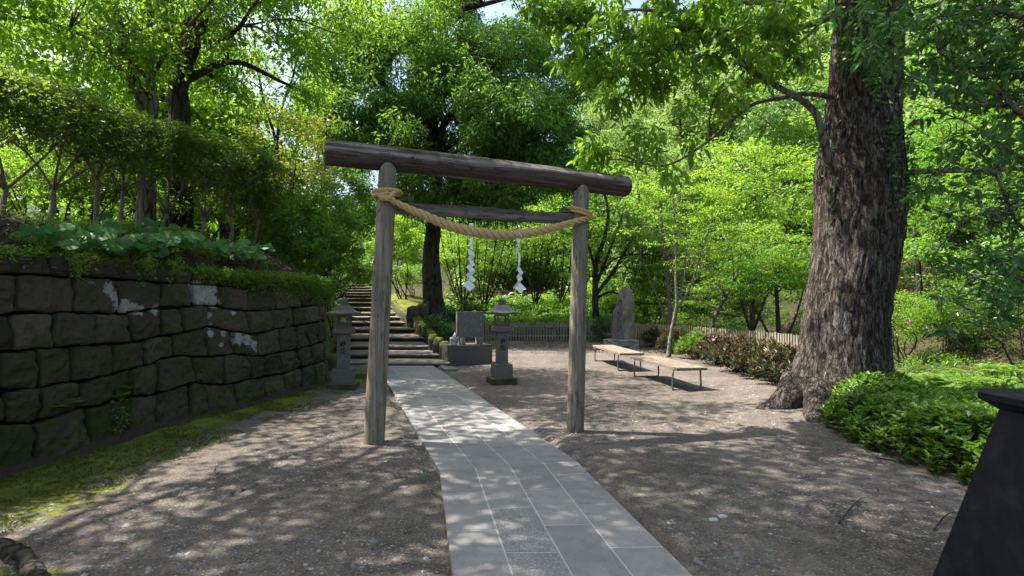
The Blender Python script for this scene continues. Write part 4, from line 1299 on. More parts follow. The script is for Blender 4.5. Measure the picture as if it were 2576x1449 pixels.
def limbs(mb, trunk, tr, T, rng, n_limb=9, r_tw=.012, t0=.35, seg=7, lift=.18, twigs=True, tint=.5):
    """trunk: path; T: crown cluster centres. limbs run out to some, twigs to the rest"""
    trunk = np.asarray(trunk, float); tr = np.asarray(tr, float)
    T = np.asarray(T, float)
    pick = [int(np.argmax(np.linalg.norm(T - trunk[-1], axis=1)))]
    dist = np.linalg.norm(T - T[pick[0]], axis=1)
    while len(pick) < min(n_limb, len(T)):
        k = int(np.argmax(dist)); pick.append(k); dist = np.minimum(dist, np.linalg.norm(T - T[k], axis=1))
    nodes = []; nr = []
    nt = len(trunk)
    for k in pick:
        e = T[k]
        cand = np.arange(int(nt * t0), nt)
        sc = np.linalg.norm(trunk[cand] - e, axis=1) + 1.2 * np.maximum(trunk[cand, 2] - e[2] + .25 * np.linalg.norm(trunk[cand, :2] - e[:2], axis=1), 0)
        a = cand[int(np.argmin(sc))]; s0 = trunk[a]
        d = e - s0; L = np.linalg.norm(d)
        w = rng.normal(size=(2, 3)) * L * .07
        pth = catmull([s0, s0 + d * .33 + w[0] + np.array([0, 0, L * lift * .6]), s0 + d * .68 + w[1] + np.array([0, 0, L * lift * .5]), e], 14)
        r0 = min(tr[a] * .62, .035 + .022 * L)
        rad = r0 * (1 - .82 * np.linspace(0, 1, 14) ** .8)
        mb.tube(pth, rad, seg, tint)
        nodes.append(pth[3:]); nr.append(rad[3:])
    if twigs:
        nodes = np.concatenate(nodes + [trunk[int(nt * .6):]]); nr = np.concatenate(nr + [tr[int(nt * .6):]])
        for k in range(len(T)):
            if k in pick: continue
            e = T[k]; dd = np.linalg.norm(nodes - e, axis=1) + .5 * np.maximum(nodes[:, 2] - e[2], 0)
            a = int(np.argmin(dd)); s0 = nodes[a]; L = np.linalg.norm(e - s0)
            m = (s0 + e) / 2 + rng.normal(size=3) * L * .1 + np.array([0, 0, L * .1])
            r0 = min(nr[a] * .7, r_tw * (1 + .7 * L))
            mb.tube(catmull([s0, m, e], 7), np.linspace(r0, r_tw * .35, 7), 5, tint)
def tree(name, label, cat, path, r0, r1, crowns, leaf, bark, L, per, cr, group=None, seed=0, n_limb=9, up=.65, droop=.3, wl=.45, hexa=False, thr=-.15, extra=None, lift=.18, r_tw=.012, ct=(0, 1), stems=None, lo=-1.0, scale=2.2, t0=.35, flat=1.0, shell=.6, jit=.18):
    """path: trunk points; crowns: [(centre, radii, how many clusters)]"""
    rng = np.random.default_rng(1000 + seed)
    root = empty(name, tuple(path[0]), label, cat, group)
    mb = MB()
    T = np.concatenate([clusters(c, r, K, rng, thr, scale, lo=lo, seed=seed + i) for i, (c, r, K) in enumerate(crowns)])
    tp = catmull(path, 40); rad = r0 + (r1 - r0) * np.linspace(0, 1, 40) ** .8
    rad = rad * (1 + .45 * np.exp(-np.linspace(0, 1, 40) * 14))
    mb.tube(tp, rad, 14, .5, rough=.10, seed=seed)
    if stems:
        for sp, sr in stems:
            p = catmull(sp, 26); rr = np.linspace(sr, sr * .35, 26)
            mb.tube(p, rr, 9, .5, rough=.08, seed=seed + 3)
            tp = np.concatenate([tp, p[8:]]); rad = np.concatenate([rad, rr[8:]])
    limbs(mb, tp, rad, T, rng, n_limb, r_tw, t0 if not stems else .15, lift=lift)
    mb.build('trunk', MT[bark], root)
    f = Foliage()
    K = len(T)
    cts = np.clip(ct[0] + (ct[1] - ct[0]) * (.5 + .5 * fbm(T / 1.6, 2, seed) + rng.normal(0, .15, K)), 0, 1)
    rads = (cr * np.clip(rng.normal(1, .25, K), .55, 1.7))[:, None] * np.array([[1, 1, .62 * flat]])
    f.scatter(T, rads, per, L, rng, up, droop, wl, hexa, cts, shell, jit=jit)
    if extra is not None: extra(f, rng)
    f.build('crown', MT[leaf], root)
    return root, T
def shrub(name, label, cat, c, r, K, per, L, leaf, cr, group=None, seed=0, bark='bark_dark', up=.6, droop=.15, wl=.42, hexa=False, ct=(0, 1), n_limb=6, flat=1.0, thr=-.3, jit=.18, lo=-.8, base=None, basexy=None):
    rng = np.random.default_rng(5000 + seed)
    bc = c if basexy is None else (basexy[0], basexy[1])
    bz = Hs(bc[0], bc[1]) if base is None else base
    root = empty(name, (bc[0], bc[1], bz), label, cat, group)
    T = clusters(c, r, K, rng, thr, 1.2, shell=.9, lo=lo, seed=seed)
    mb = MB()
    for k in range(n_limb):
        e = T[int(rng.integers(len(T)))]
        a = np.array([bc[0] + rng.normal(0, .12 * r[0]), bc[1] + rng.normal(0, .12 * r[1]), bz - .05])
        h = np.linalg.norm(e - a)
        m1 = a + (e - a) * .33 + rng.normal(size=3) * .09 * h; m2 = a + (e - a) * .66 + rng.normal(size=3) * .10 * h
        pth = catmull([a, m1, m2, e], 14)
        mb.tube(pth, np.linspace(.010 + .008 * h, .004, 14), 6, .5)
        for _ in range(3):
            q = pth[int(rng.integers(4, 12))]; e2 = q + (e - a) * .35 * rng.random() + rng.normal(size=3) * .22 * h
            mb.tube(catmull([q, (q + e2) / 2 + rng.normal(size=3) * .05 * h, e2], 6), np.linspace(.004 + .003 * h, .003, 6), 4, .5)
    mb.build('stem', MT[bark], root)
    f = Foliage()
    cts = np.clip(ct[0] + (ct[1] - ct[0]) * (.5 + .5 * fbm(T / .7, 2, seed) + rng.normal(0, .15, len(T))), 0, 1)
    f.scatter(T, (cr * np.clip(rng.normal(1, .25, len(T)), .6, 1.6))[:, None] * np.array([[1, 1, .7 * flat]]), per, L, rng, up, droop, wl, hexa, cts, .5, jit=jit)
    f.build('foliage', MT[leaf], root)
    return root
def fern(name, label, cat, c, r, n, leaf='fern', group=None, seed=0, arch=.6, aim=None):
    """rosette of arching fronds, each a rib with paired leaflets"""
    rng = np.random.default_rng(9000 + seed)
    root = empty(name, tuple(c), label, cat, group)
    f = Foliage(); mb = MB()
    c = np.array(c, float)
    for k in range(n):
        a = rng.random() * 2 * math.pi if aim is None else aim + rng.normal() * .8
        L = r * rng.uniform(.7, 1.15); el = rng.uniform(.75, 1.3)
        t = np.linspace(0, 1, 16)
        hx = L * t * math.cos(el * .8); hz = L * (math.sin(el) * t - arch * t ** 2)
        p = c + np.stack([hx * math.cos(a), hx * math.sin(a), hz], 1)
        mb.tube(p, np.linspace(.004, .0015, 16), 3, .5, cap=False)
        q = p[2:]; tt = t[2:]; tan = np.gradient(p, axis=0)[2:]
        side = unit(np.cross(tan, [0, 0, 1]))
        ll = L * .20 * np.sin(np.clip(tt, 0, 1) * math.pi * .93 + .12) + .01
        for sg in (-1, 1):
            D = side * sg + unit(tan) * .35 + np.array([0, 0, -.15])
            Nn = np.tile([[0, 0, 1.0]], (len(q), 1)) + rng.normal(size=(len(q), 3)) * .1
            V, Q, kk = leafgeo(q, D, Nn, ll, ll * .28 + .004, .05, .1)
            f.put(V, Q, np.clip(rng.normal(.55, .2, len(q)), 0, 1))
    mb.build('rib', MT[leaf], root); f.build('frond', MT[leaf], root)
    return root
A = lambda v: np.array(v, float)
def PP(px, py, Y): return A(P(px, py, Y))
def gz(x, y): return Hs(x, y)

# ------------------------------------------------------------------ the big old trunk on the right
def build_big_tree():
    Yt = 8.35
    rows = [(1075, 1905, 2330), (1030, 1935, 2300), (990, 1972, 2275), (950, 1995, 2250), (900, 2008, 2238), (840, 2018, 2230), (760, 2028, 2235), (680, 2040, 2250), (600, 2047, 2262), (520, 2052, 2268), (440, 2050, 2265), (410, 2054, 2262), (370, 2064, 2258), (300, 2073, 2258), (230, 2084, 2262), (150, 2092, 2262), (50, 2100, 2262), (-60, 2108, 2262), (-200, 2114, 2258), (-420, 2125, 2250)]
    C = []; Rr = []
    for y, xl, xr in rows:
        a, b = PP(xl, y, Yt), PP(xr, y, Yt)
        C.append((a + b) / 2); Rr.append((b[0] - a[0]) / 2 * .915)
    C = A(C); Rr = A(Rr)
    base = (C[0][0], Yt, 0)
    root = empty('ancient_tree', base, 'huge old tree with furrowed bark, a flared root foot and leafy limbs over the benches', 'tree')
    n, seg = 200, 200
    zc = C[:, 2]; zz = np.concatenate([np.linspace(-.15, zc[4], 50), np.linspace(zc[4] + .02, 8.8, n - 50)])
    cx = np.interp(zz, zc, C[:, 0]); rr = np.interp(zz, zc, Rr)
    a = np.arange(seg) / seg * 2 * math.pi
    V = np.zeros((n, seg, 3))
    for i, z in enumerate(zz):
        fl = math.exp(-max(z, 0) / .38)
        # root buttresses
        but = 0
        for ba, w, h in ((math.pi * 1.0, .45, .40), (math.pi * 1.30, .30, .55), (math.pi * 1.62, .35, .30), (math.pi * .2, .5, .3), (math.pi * .62, .4, .3)):
            d = np.abs((a - ba + math.pi) % (2 * math.pi) - math.pi)
            but = but + h * np.exp(-(d / w) ** 2)
        r = rr[i] * (1 - .06 * fl) * (1 + .72 * fl * but - .12 * fl)
        lob = 1 + .035 * np.sin(3 * a + .6 * z) + .02 * np.sin(5 * a - z)
        V[i, :, 0] = cx[i] + r * lob * np.cos(a); V[i, :, 1] = Yt + r * lob * np.sin(a) * .95; V[i, :, 2] = z
    nrm = V.copy(); nrm[:, :, 0] -= cx[:, None]; nrm[:, :, 1] -= Yt; nrm[:, :, 2] = 0
    nrm = unit(nrm.reshape(-1, 3))
    p = V.reshape(-1, 3)
    ang = np.tile(a, n)
    u = np.stack([np.cos(ang) * 12, np.sin(ang) * 12, p[:, 2] * 1.6], 1)
    ridge = np.abs(fbm(u, 3, 90)); ridge = np.minimum(ridge * 2.2, 1) ** .7
    plate = fbm(np.stack([np.cos(ang) * 6, np.sin(ang) * 6, p[:, 2] * 5], 1), 3, 95)
    p = p + nrm * (.022 * (ridge - .5) + .016 * plate)[:, None]
    # burls where limbs have been lost
    for bp, br, bh in ((PP(2052, 425, Yt - .35), .17, .09), (PP(2150, 425, Yt - .75), .15, .08), (PP(2100, 430, Yt - .72), .13, .10), (PP(2262, 470, Yt - .2), .16, .06)):
        d = np.linalg.norm(p - bp, axis=1)
        p = p + nrm * (bh * np.exp(-(d / br) ** 2) * (1 + .4 * fbm(p * 14, 2, 3)))[:, None]
    i = np.arange(n - 1)[:, None] * seg; j = np.arange(seg)[None, :]; k = (j + 1) % seg
    Q = np.stack([i + j, i + k, i + seg + k, i + seg + j], -1).reshape(-1, 4)
    link('trunk', quadmesh('trunk', p, Q, np.full(len(Q), .5), True), MT['bark_big'], root)
    rt_ = MB()
    for k_, (pts_, r_) in enumerate((([(4.4, 8.25, .42), (4.1, 8.15, .16), (3.9, 8.15, .03), (3.7, 8.2, -.05), (3.5, 8.3, -.13)], .26), ([(4.5, 7.9, .42), (4.3, 7.6, .14), (4.15, 7.4, .0), (4.0, 7.2, -.12)], .24))):
        rt_.tube(catmull(pts_, 24), r_ * (1 - .75 * np.linspace(0, 1, 24)), 16, .5, rough=.16, seed=k_ + 60)
    rt_.build('root', MT['bark_big'], root)
    # limbs seen in the picture
    rng = np.random.default_rng(5)
    mb = MB(); ends = []
    def limb(px, Ys, r0, r1, seg_=9):
        pts = [PP(x, y, Y) for (x, y), Y in zip(px, Ys)]
        pth = catmull(pts, 34); rad = r0 + (r1 - r0) * np.linspace(0, 1, 34) ** .8
        mb.tube(pth, rad, seg_, .5, rough=.06, seed=len(ends)); ends.append((pth, rad)); return pth
    Y0 = Yt
    limb([(2100, 435), (2083, 395), (2068, 340), (2052, 285), (2010, 248), (1950, 215), (1880, 170), (1835, 115), (1800, 80), (1770, 20), (1755, -60), (1700, -160)], [7.75, 7.55, 7.5, 7.5, 7.5, 7.5, 7.4, 7.3, 7.3, 7.2, 7.1, 7.0], .062, .022)
    limb([(2090, 245), (2060, 238), (2010, 237), (1960, 248), (1900, 260), (1850, 295), (1800, 340), (1750, 378), (1700, 408), (1660, 418), (1615, 412)], [8.2, 8.1, 8, 7.9, 7.8, 7.7, 7.6, 7.5, 7.5, 7.5, 7.5], .045, .010)
    limb([(2110, 30), (2060, 55), (2000, 70), (1930, 75), (1860, 70), (1800, 85), (1740, 95)], [8.1, 8, 7.9, 7.8, 7.6, 7.5, 7.4], .06, .015)
    limb([(2105, -30), (2060, 60), (2010, 110), (1975, 150), (1955, 200)], [8.2, 8, 7.9, 7.9, 7.9], .035, .012, 7)
    limb([(2110, -80), (2040, -10), (1990, 10), (1900, 5), (1800, 20), (1700, 30), (1600, 25), (1520, 40)], [8.2, 8.0, 7.9, 7.8, 7.6, 7.4, 7.3, 7.3], .07, .012)
    limb([(1880, 170), (1850, 205), (1800, 245), (1785, 300), (1786, 330)], [7.4, 7.4, 7.4, 7.45, 7.5], .02, .008, 6)
    limb([(1800, 85), (1740, 72), (1680, 85), (1600, 90), (1540, 110), (1480, 160)], [7.3, 7.3, 7.2, 7.2, 7.2, 7.2], .03, .008, 6)
    limb([(2255, 440), (2300, 432), (2360, 430), (2420, 428), (2500, 428), (2600, 420)], [8.2, 8.0, 7.8, 7.6, 7.4, 7.2], .05, .03)
    limb([(1755, -60), (1650, -100), (1540, -80), (1450, -30), (1400, 40)], [7.1, 7, 7, 7.1, 7.3], .03, .006)
    # high limbs above the picture
    T = np.concatenate([clusters((2.2, 5.6, 8.9), (4.3, 4.6, 1.5), 150, rng, -.1, 1.8), clusters((6.8, 8.2, 9.6), (3.6, 3.6, 2.0), 60, rng, -.1, 1.8)])
    top = np.stack([np.interp(np.linspace(5, 8.8, 20), zc, C[:, 0]), np.full(20, Yt), np.linspace(5, 8.8, 20)], 1)
    limbs(mb, top, np.interp(top[:, 2], zc, Rr), T, rng, 12, .012, .3)
    mb.build('limb', MT['bark_grey'], root)
    f = Foliage()
    f.scatter(T, .55, 90, .115, rng, .6, .35, .42, ct=None)
    # leaves that hang in view, drooping in sprays along the limbs
    spots = []
    def spray(px, py, Y, n=1, s=(60, 40)):
        for _ in range(n): spots.append(PP(px + rng.normal() * s[0] * .6, py + rng.normal() * s[1] * .6, Y + rng.normal() * .35))
    for px, py, n_ in ((1420, 60, 8), (1480, 30, 8), (1460, 140, 7), (1540, 80, 8), (1560, 150, 8), (1500, 190, 6), (1610, 60, 8), (1640, 130, 8), (1590, 210, 5), (1540, 250, 4), (1700, 60, 8), (1700, 150, 7), (1680, 220, 3), (1770, 60, 7), (1790, 180, 7), (1860, 60, 6), (1860, 130, 4), (1930, 40, 6), (1940, 120, 5), (2000, 50, 5), (2020, 130, 4), (1750, 280, 2), (1830, 240, 3), (1920, 300, 1), (2000, 330, 1), (1500, 370, 3), (1530, 420, 2), (1480, 400, 2), (1640, 400, 3), (1720, 395, 2), (1560, 330, 2), (1980, 200, 1), (1400, 10, 5), (1650, 10, 6), (1350, 60, 3), (1850, 10, 5), (2000, 10, 4)):
        spray(px, py, 7.35, n_)
    Sx = A(spots)
    f.scatter(Sx, (.20, .22, .18), 40, .105, rng, .45, .75, .40, True, rng.random(len(Sx)) * .8 + .1, .4)
    f.build('crown', MT['lime'], root)
    tw = MB()
    for s_ in Sx:
        nd = np.concatenate([e[0][6:] for e in ends]); d = np.linalg.norm(nd - s_, axis=1); q = nd[int(np.argmin(d))]
        m = (q + s_) / 2 + np.array([0, 0, .06])
        tw.tube(catmull([q, m, s_], 6), np.linspace(.007, .003, 6), 4, .5)
    tw.build('twig', MT['bark_dark'], root)
    # ivy climbing on the bark
    iv = Foliage(); st = MB()
    for k in range(9):
        aa = rng.uniform(math.pi * 1.0, math.pi * 1.9); z0 = rng.uniform(2.5, 3.6)
        zs = np.linspace(z0, z0 + rng.uniform(.7, 1.8), 16); an = aa + np.cumsum(rng.normal(0, .05, 16))
        r_ = np.interp(zs, zc, Rr) + .03
        pth = np.stack([np.interp(zs, zc, C[:, 0]) + r_ * np.cos(an), Yt + r_ * np.sin(an) * .95, zs], 1)
        st.tube(pth, np.full(16, .009), 5, .5)
        out = unit(np.stack([np.cos(an), np.sin(an), 0 * an], 1))
        for _ in range(2 if k < 6 else 4):
            V, Qd, kk = leafgeo(pth + rng.normal(size=(16, 3)) * .05 + out * .04, rng.normal(size=(16, 3)) + np.array([0, 0, -.4]), out + rng.normal(size=(16, 3)) * .4, np.full(16, .07), np.full(16, .05), .1, .1)
            iv.put(V, Qd, rng.random(16))
    top_c = clusters(PP(2180, 120, 7.5), (.55, .3, .75), 26, rng, -.5)
    iv.scatter(top_c, .16, 24, .085, rng, .5, .4, .5, True)
    st.build('ivy_stem', MT['bark_dark'], root); iv.build('ivy', MT['deep'], root)
build_big_tree()

# ------------------------------------------------------------------ camellia at the right edge
def build_camellia():
    rng = np.random.default_rng(8)
    x0, y0 = 4.6, 4.6
    base = (5.6, 5.2, 0)
    root = empty('camellia', base, 'dark glossy camellia with white blooms reaching in from the right edge', 'camellia tree')
    mb = MB(); ends = []
    tr = catmull([(5.6, 5.2, -.05), (5.55, 5.2, 1.5), (5.7, 5.1, 3.0), (5.6, 5.2, 4.6), (5.5, 5.3, 6.0)], 30)
    mb.tube(tr, np.linspace(.10, .04, 30), 10, .5, rough=.08)
    def br(px, Ys, r0, r1=.006):
        p = catmull([PP(x, y, Y) for (x, y), Y in zip(px, Ys)], 24); r = np.linspace(r0, r1, 24)
        mb.tube(p, r, 7, .5, rough=.05); ends.append(p)
    br([(2640, 60), (2560, 40), (2480, 20), (2400, 40), (2330, 60), (2260, 70)], [5.2, 5.1, 5, 5, 5, 5], .03)
    br([(2640, 240), (2560, 262), (2500, 265), (2430, 262), (2380, 250), (2330, 210), (2280, 190)], [5.2, 5.1, 5, 5, 5, 5.1, 5.1], .028)
    br([(2620, 340), (2560, 280), (2480, 200), (2420, 170), (2360, 130)], [5.2, 5, 4.9, 4.9, 4.9], .03)
    br([(2640, 430), (2540, 380), (2470, 330), (2420, 300), (2380, 300)], [5.2, 5.1, 5.1, 5.2, 5.2], .022)
    br([(2640, 620), (2560, 560), (2520, 470), (2480, 400), (2420, 370)], [5.2, 5.1, 5.0, 5.0, 5.1], .022)
    br([(2640, 500), (2550, 520), (2460, 540), (2380, 600), (2340, 660)], [5.3, 5.3, 5.3, 5.4, 5.5], .02)
    br([(2640, 740), (2560, 700), (2500, 690), (2440, 700), (2400, 760)], [5.4, 5.4, 5.4, 5.5, 5.5], .016)
    mb.build('trunk', MT['bark_grey'], root)
    f = Foliage(); S = []
    for px, py, n_, s_ in ((2560, 30, 16, 60), (2480, 60, 16, 60), (2400, 30, 12, 50), (2330, 50, 9, 45), (2250, 40, 6, 50), (2180, 30, 5, 50), (2560, 130, 12, 50), (2480, 150, 9, 50), (2400, 140, 8, 45), (2330, 150, 6, 45), (2250, 130, 5, 45), (2560, 230, 10, 50), (2480, 240, 7, 45), (2400, 240, 5, 45), (2300, 220, 4, 40), (2560, 320, 7, 45), (2470, 330, 5, 45), (2400, 330, 2, 40),
                           (2550, 420, 6, 45), (2480, 420, 4, 45), (2380, 420, 3, 45), (2320, 460, 3, 35), (2540, 520, 6, 45), (2450, 540, 4, 45), (2370, 560, 3, 40), (2540, 620, 6, 45), (2460, 640, 4, 45), (2380, 660, 3, 45), (2540, 720, 5, 45), (2450, 720, 2, 35), (2400, 790, 2, 35), (2530, 800, 3, 35)):
        for _ in range(n_): S.append(PP(px + rng.normal() * s_, py + rng.normal() * s_ * .8, 5.1 + rng.normal() * .4))
    S = A(S)
    f.scatter(S, (.12, .14, .09), 19, .082, rng, .55, .25, .45, True, None, .5)
    up = clusters((5.0, 5.2, 6.3), (2.2, 2.2, 1.3), 90, rng, -.2)
    f.scatter(up, .30, 40, .085, rng, .6, .25, .45)
    f.build('crown', MT['deep'], root)
    tw = MB(); nd = np.concatenate(ends)
    for s_ in S:
        q = nd[int(np.argmin(np.linalg.norm(nd - s_, axis=1)))]
        tw.tube(catmull([q, (q + s_) / 2 + rng.normal(size=3) * .03, s_], 6), np.linspace(.006, .0025, 6), 4, .5)
    tw.build('twig', MT['bark_dark'], root)
    for px, py, Y in ((2308, 52, 4.9), (2448, 697, 5.4)):
        c = PP(px, py, Y); fb = MB()
        for ring, n_, r_, tl in ((0, 6, .050, .35), (1, 6, .038, .8), (2, 5, .024, 1.2)):
            for k in range(n_):
                a_ = k / n_ * 2 * math.pi + ring * .5
                d = np.array([math.cos(a_), 0, math.sin(a_)]); t_ = np.array([-math.sin(a_), 0, math.cos(a_)])
                V = [c, c + d * r_ * .6 + t_ * r_ * .45 - np.array([0, r_ * tl * .5, 0]), c + d * r_ - np.array([0, r_ * tl, 0]), c + d * r_ * .6 - t_ * r_ * .45 - np.array([0, r_ * tl * .5, 0])]
                fb.add(V, [(0, 1, 2, 3)], .5)
        fb.build('bloom', MT['petal'], root)
build_camellia()

# ------------------------------------------------------------------ low shrubs, bed by bed
def build_low_shrub():
    rng = np.random.default_rng(12)
    # outline of the bed on the ground, nearest edge read from the photograph
    outline = [G(2040, 1040), G(2085, 1085), G(2150, 1120), G(2260, 1165), G(2400, 1212), G(2520, 1260), Vector((7.2, 4.4, 0)), Vector((7.4, 7.0, 0)), Vector((6.2, 7.7, 0)), G(2060, 985)]
    O = A([(p.x, p.y) for p in outline])
    def inside(x, y):
        r = np.zeros(len(x), bool); j = len(O) - 1
        for i in range(len(O)):
            c = ((O[i, 1] > y) != (O[j, 1] > y)) & (x < (O[j, 0] - O[i, 0]) * (y - O[i, 1]) / (O[j, 1] - O[i, 1] + 1e-12) + O[i, 0])
            r ^= c; j = i
        return r
    root = empty('evergreen_shrub', (5.6, 6.2, 0), 'low spreading evergreen shrub with yellow-green new leaves at the foot of the big trunk', 'shrub')
    n = 2600
    x = rng.uniform(O[:, 0].min(), O[:, 0].max(), n); y = rng.uniform(O[:, 1].min(), O[:, 1].max(), n)
    k = inside(x, y); x, y = x[k], y[k]
    ed = np.full(len(x), 9.0)
    for i in range(len(O)):
        a, b = O[i], O[(i + 1) % len(O)]; ab = b - a
        t = np.clip(((x - a[0]) * ab[0] + (y - a[1]) * ab[1]) / (ab @ ab), 0, 1)
        ed = np.minimum(ed, np.hypot(x - a[0] - t * ab[0], y - a[1] - t * ab[1]))
    hgt = (.10 + .42 * (1 - np.exp(-ed / .32))) * (1 + .28 * fbm(np.stack([x, y, 0 * x], 1) * 1.6, 3, 44))
    z0 = H(x, y)
    T = np.stack([x, y, z0 + hgt], 1)
    mb = MB()
    for i in range(0, len(T), 2):
        b = T[i] * [1, 1, 0] + [rng.normal() * .05, rng.normal() * .05, z0[i] - .02]
        mb.tube(catmull([b, (b + T[i]) / 2 + rng.normal(size=3) * .02, T[i]], 5), np.linspace(.006, .003, 5), 4, .5)
    mb.build('stem', MT['bark_dark'], root)
    f = Foliage()
    # each shoot: a whorl of upright leaves at the tip, older darker ones below
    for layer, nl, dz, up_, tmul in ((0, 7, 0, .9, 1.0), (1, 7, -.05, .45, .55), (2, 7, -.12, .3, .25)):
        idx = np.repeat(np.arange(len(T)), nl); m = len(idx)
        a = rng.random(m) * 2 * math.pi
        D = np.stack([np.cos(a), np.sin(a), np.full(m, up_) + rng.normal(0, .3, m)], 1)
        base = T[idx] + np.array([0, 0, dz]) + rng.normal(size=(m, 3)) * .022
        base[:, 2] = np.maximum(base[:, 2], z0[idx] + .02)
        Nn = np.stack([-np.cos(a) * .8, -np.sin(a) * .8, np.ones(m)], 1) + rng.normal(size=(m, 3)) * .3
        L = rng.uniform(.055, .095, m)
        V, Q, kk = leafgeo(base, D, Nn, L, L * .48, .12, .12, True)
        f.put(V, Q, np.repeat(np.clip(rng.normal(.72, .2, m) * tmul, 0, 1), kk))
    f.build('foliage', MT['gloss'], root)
    # a few long blades of grass at its edge
    g = MB(); rg = random.Random(4)
    for (px, py, r_) in ((2195, 1130, .22), (2300, 1160, .2), (2160, 1105, .16), (2280, 1150, .2)):
        c = G(px, py)
        for k in range(5):
            a = rg.uniform(2.2, 5.5); L = r_ * rg.uniform(.7, 1.2)
            p = [(c.x + math.cos(a) * L * t * .7, c.y + math.sin(a) * L * t * .7, c.z + L * (1.1 * t - .9 * t * t)) for t in np.linspace(0, 1, 8)]
            g.tube(p, np.linspace(.004, .001, 8), 3, .5, cap=False)
    tag(g.build('grass_tuft', MT['fern'], None), 'few long arching grass blades at the edge of the low shrub', 'grass', kind='stuff')
build_low_shrub()

def build_rhododendrons():
    rng = np.random.default_rng(15)
    spots = [(1640, 868, 18.2, .62), (1685, 884, 16.6, .66), (1735, 900, 15.2, .66), (1785, 915, 14.0, .66), (1840, 934, 13.0, .70), (1895, 950, 12.2, .70), (1950, 968, 11.4, .66)]
    for i, (px, py, D, h) in enumerate(spots):
        g = G(px, py + 6); c = A((g.x + .35, g.y + .35, 0))
        lab = ['bronze-leaved rhododendron next to the standing stone', 'bronze-leaved rhododendron behind the pale young trunk', 'greener rhododendron just past the pale young trunk', 'rhododendron with a lilac-pink bloom before the fence', 'bronze-leaved rhododendron behind the nearer bench', 'broad bronze-leaved rhododendron between bench and big trunk', 'bronze-leaved rhododendron against the root of the big trunk'][i]
        root = empty('rhododendron', (c[0], c[1], 0), lab, 'rhododendron', 'rhododendrons along the fence')
        n = 85
        th = rng.random(n) * 2 * math.pi; r_ = np.sqrt(rng.random(n))
        x = c[0] + .62 * r_ * np.cos(th); y = c[1] + .62 * r_ * np.sin(th)
        z = 1.12 * h * (1 - .5 * r_ ** 2) * rng.uniform(.75, 1.12, n)
        T = np.stack([x, y, z], 1); mb = MB()
        for k in range(0, n, 2):
            b = A([c[0] + rng.normal() * .12, c[1] + rng.normal() * .12, -.03])
            mb.tube(catmull([b, (b + T[k]) / 2 + rng.normal(size=3) * .03, T[k]], 5), np.linspace(.010, .005, 5), 4, .5)
        mb.build('stem', MT['bark_dark'], root)
        f = Foliage()
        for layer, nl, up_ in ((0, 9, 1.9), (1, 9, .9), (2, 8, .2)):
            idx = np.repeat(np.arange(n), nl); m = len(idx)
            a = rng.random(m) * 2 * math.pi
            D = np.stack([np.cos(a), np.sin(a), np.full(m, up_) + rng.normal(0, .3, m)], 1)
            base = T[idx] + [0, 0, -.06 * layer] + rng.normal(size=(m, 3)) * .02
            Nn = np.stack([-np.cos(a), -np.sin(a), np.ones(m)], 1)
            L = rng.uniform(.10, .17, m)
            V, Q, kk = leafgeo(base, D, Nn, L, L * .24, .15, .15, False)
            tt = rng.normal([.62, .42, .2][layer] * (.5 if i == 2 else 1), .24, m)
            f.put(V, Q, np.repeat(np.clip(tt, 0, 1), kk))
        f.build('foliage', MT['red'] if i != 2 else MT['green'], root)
        if i == 3:
            fl = Foliage(); fl.scatter(A([[c[0] - .2, c[1] - .30, h + .06]]), .07, 40, .05, rng, .3, .1, .8)
            fl.build('bloom', MT['pink'], root)
build_rhododendrons()

# ------------------------------------------------------------------ two slender young trees by the benches
def build_young():
    g1 = A(G(1681, 900)); D1 = g1[1]
    path = [g1 - [0, 0, .05], PP(1688, 840, D1), PP(1698, 790, D1), PP(1702, 760, D1), PP(1700, 700, D1), PP(1701, 640, D1 + .1), PP(1698, 560, D1 + .2), PP(1690, 470, D1 + .3)]
    stems = [([PP(1702, 775, D1), PP(1725, 745, D1), PP(1745, 700, D1), PP(1762, 640, D1 - .1), PP(1790, 560, D1 - .2)], .045), ([PP(1712, 750, D1), PP(1722, 690, D1), PP(1728, 620, D1 + .2), PP(1740, 540, D1 + .3)], .03), ([PP(1700, 640, D1), PP(1680, 590, D1), PP(1655, 540, D1)], .022)]
    tree('young_maple', 'slender young maple with pale trunk growing between bench and rhododendrons', 'tree', path, .062, .025,
         [(PP(1700, 520, D1 + .4), (2.0, 1.6, 1.5), 90), (PP(1800, 620, D1 + .4), (1.6, 1.5, .9), 55)], 'lime', 'bark_pale', .085, 55, .36, seed=1, up=.88, droop=.12, wl=.5, flat=.35, stems=stems, n_limb=12, r_tw=.008)
    g2 = A(G(1770, 872)); D2 = g2[1]; D2 = 18.0; g2 = PP(1770, 872, D2); g2[2] = 0
    path = [g2 - [0, 0, .05], PP(1790, 825, D2), PP(1805, 780, D2), PP(1830, 740, D2), PP(1850, 700, D2 + .1), PP(1862, 640, D2 + .2), PP(1860, 560, D2 + .4)]
    stems = [([PP(1815, 765, D2), PP(1850, 735, D2), PP(1900, 700, D2), PP(1950, 650, D2)], .035), ([PP(1845, 715, D2), PP(1842, 650, D2), PP(1825, 590, D2)], .03)]
    tree('young_maple', 'slanting young maple with a mottled trunk leaning out against the picket fence', 'tree', path, .085, .03,
         [(PP(1900, 640, D2 + .2), (2.4, 1.6, 1.1), 100), (PP(1850, 740, D2 + .3), (1.9, 1.2, .6), 40)], 'lime', 'bark_grey', .085, 55, .36, seed=2, up=.88, droop=.12, wl=.5, flat=.3, stems=stems, n_limb=12, r_tw=.008, ct=(.0, .8))
build_young()

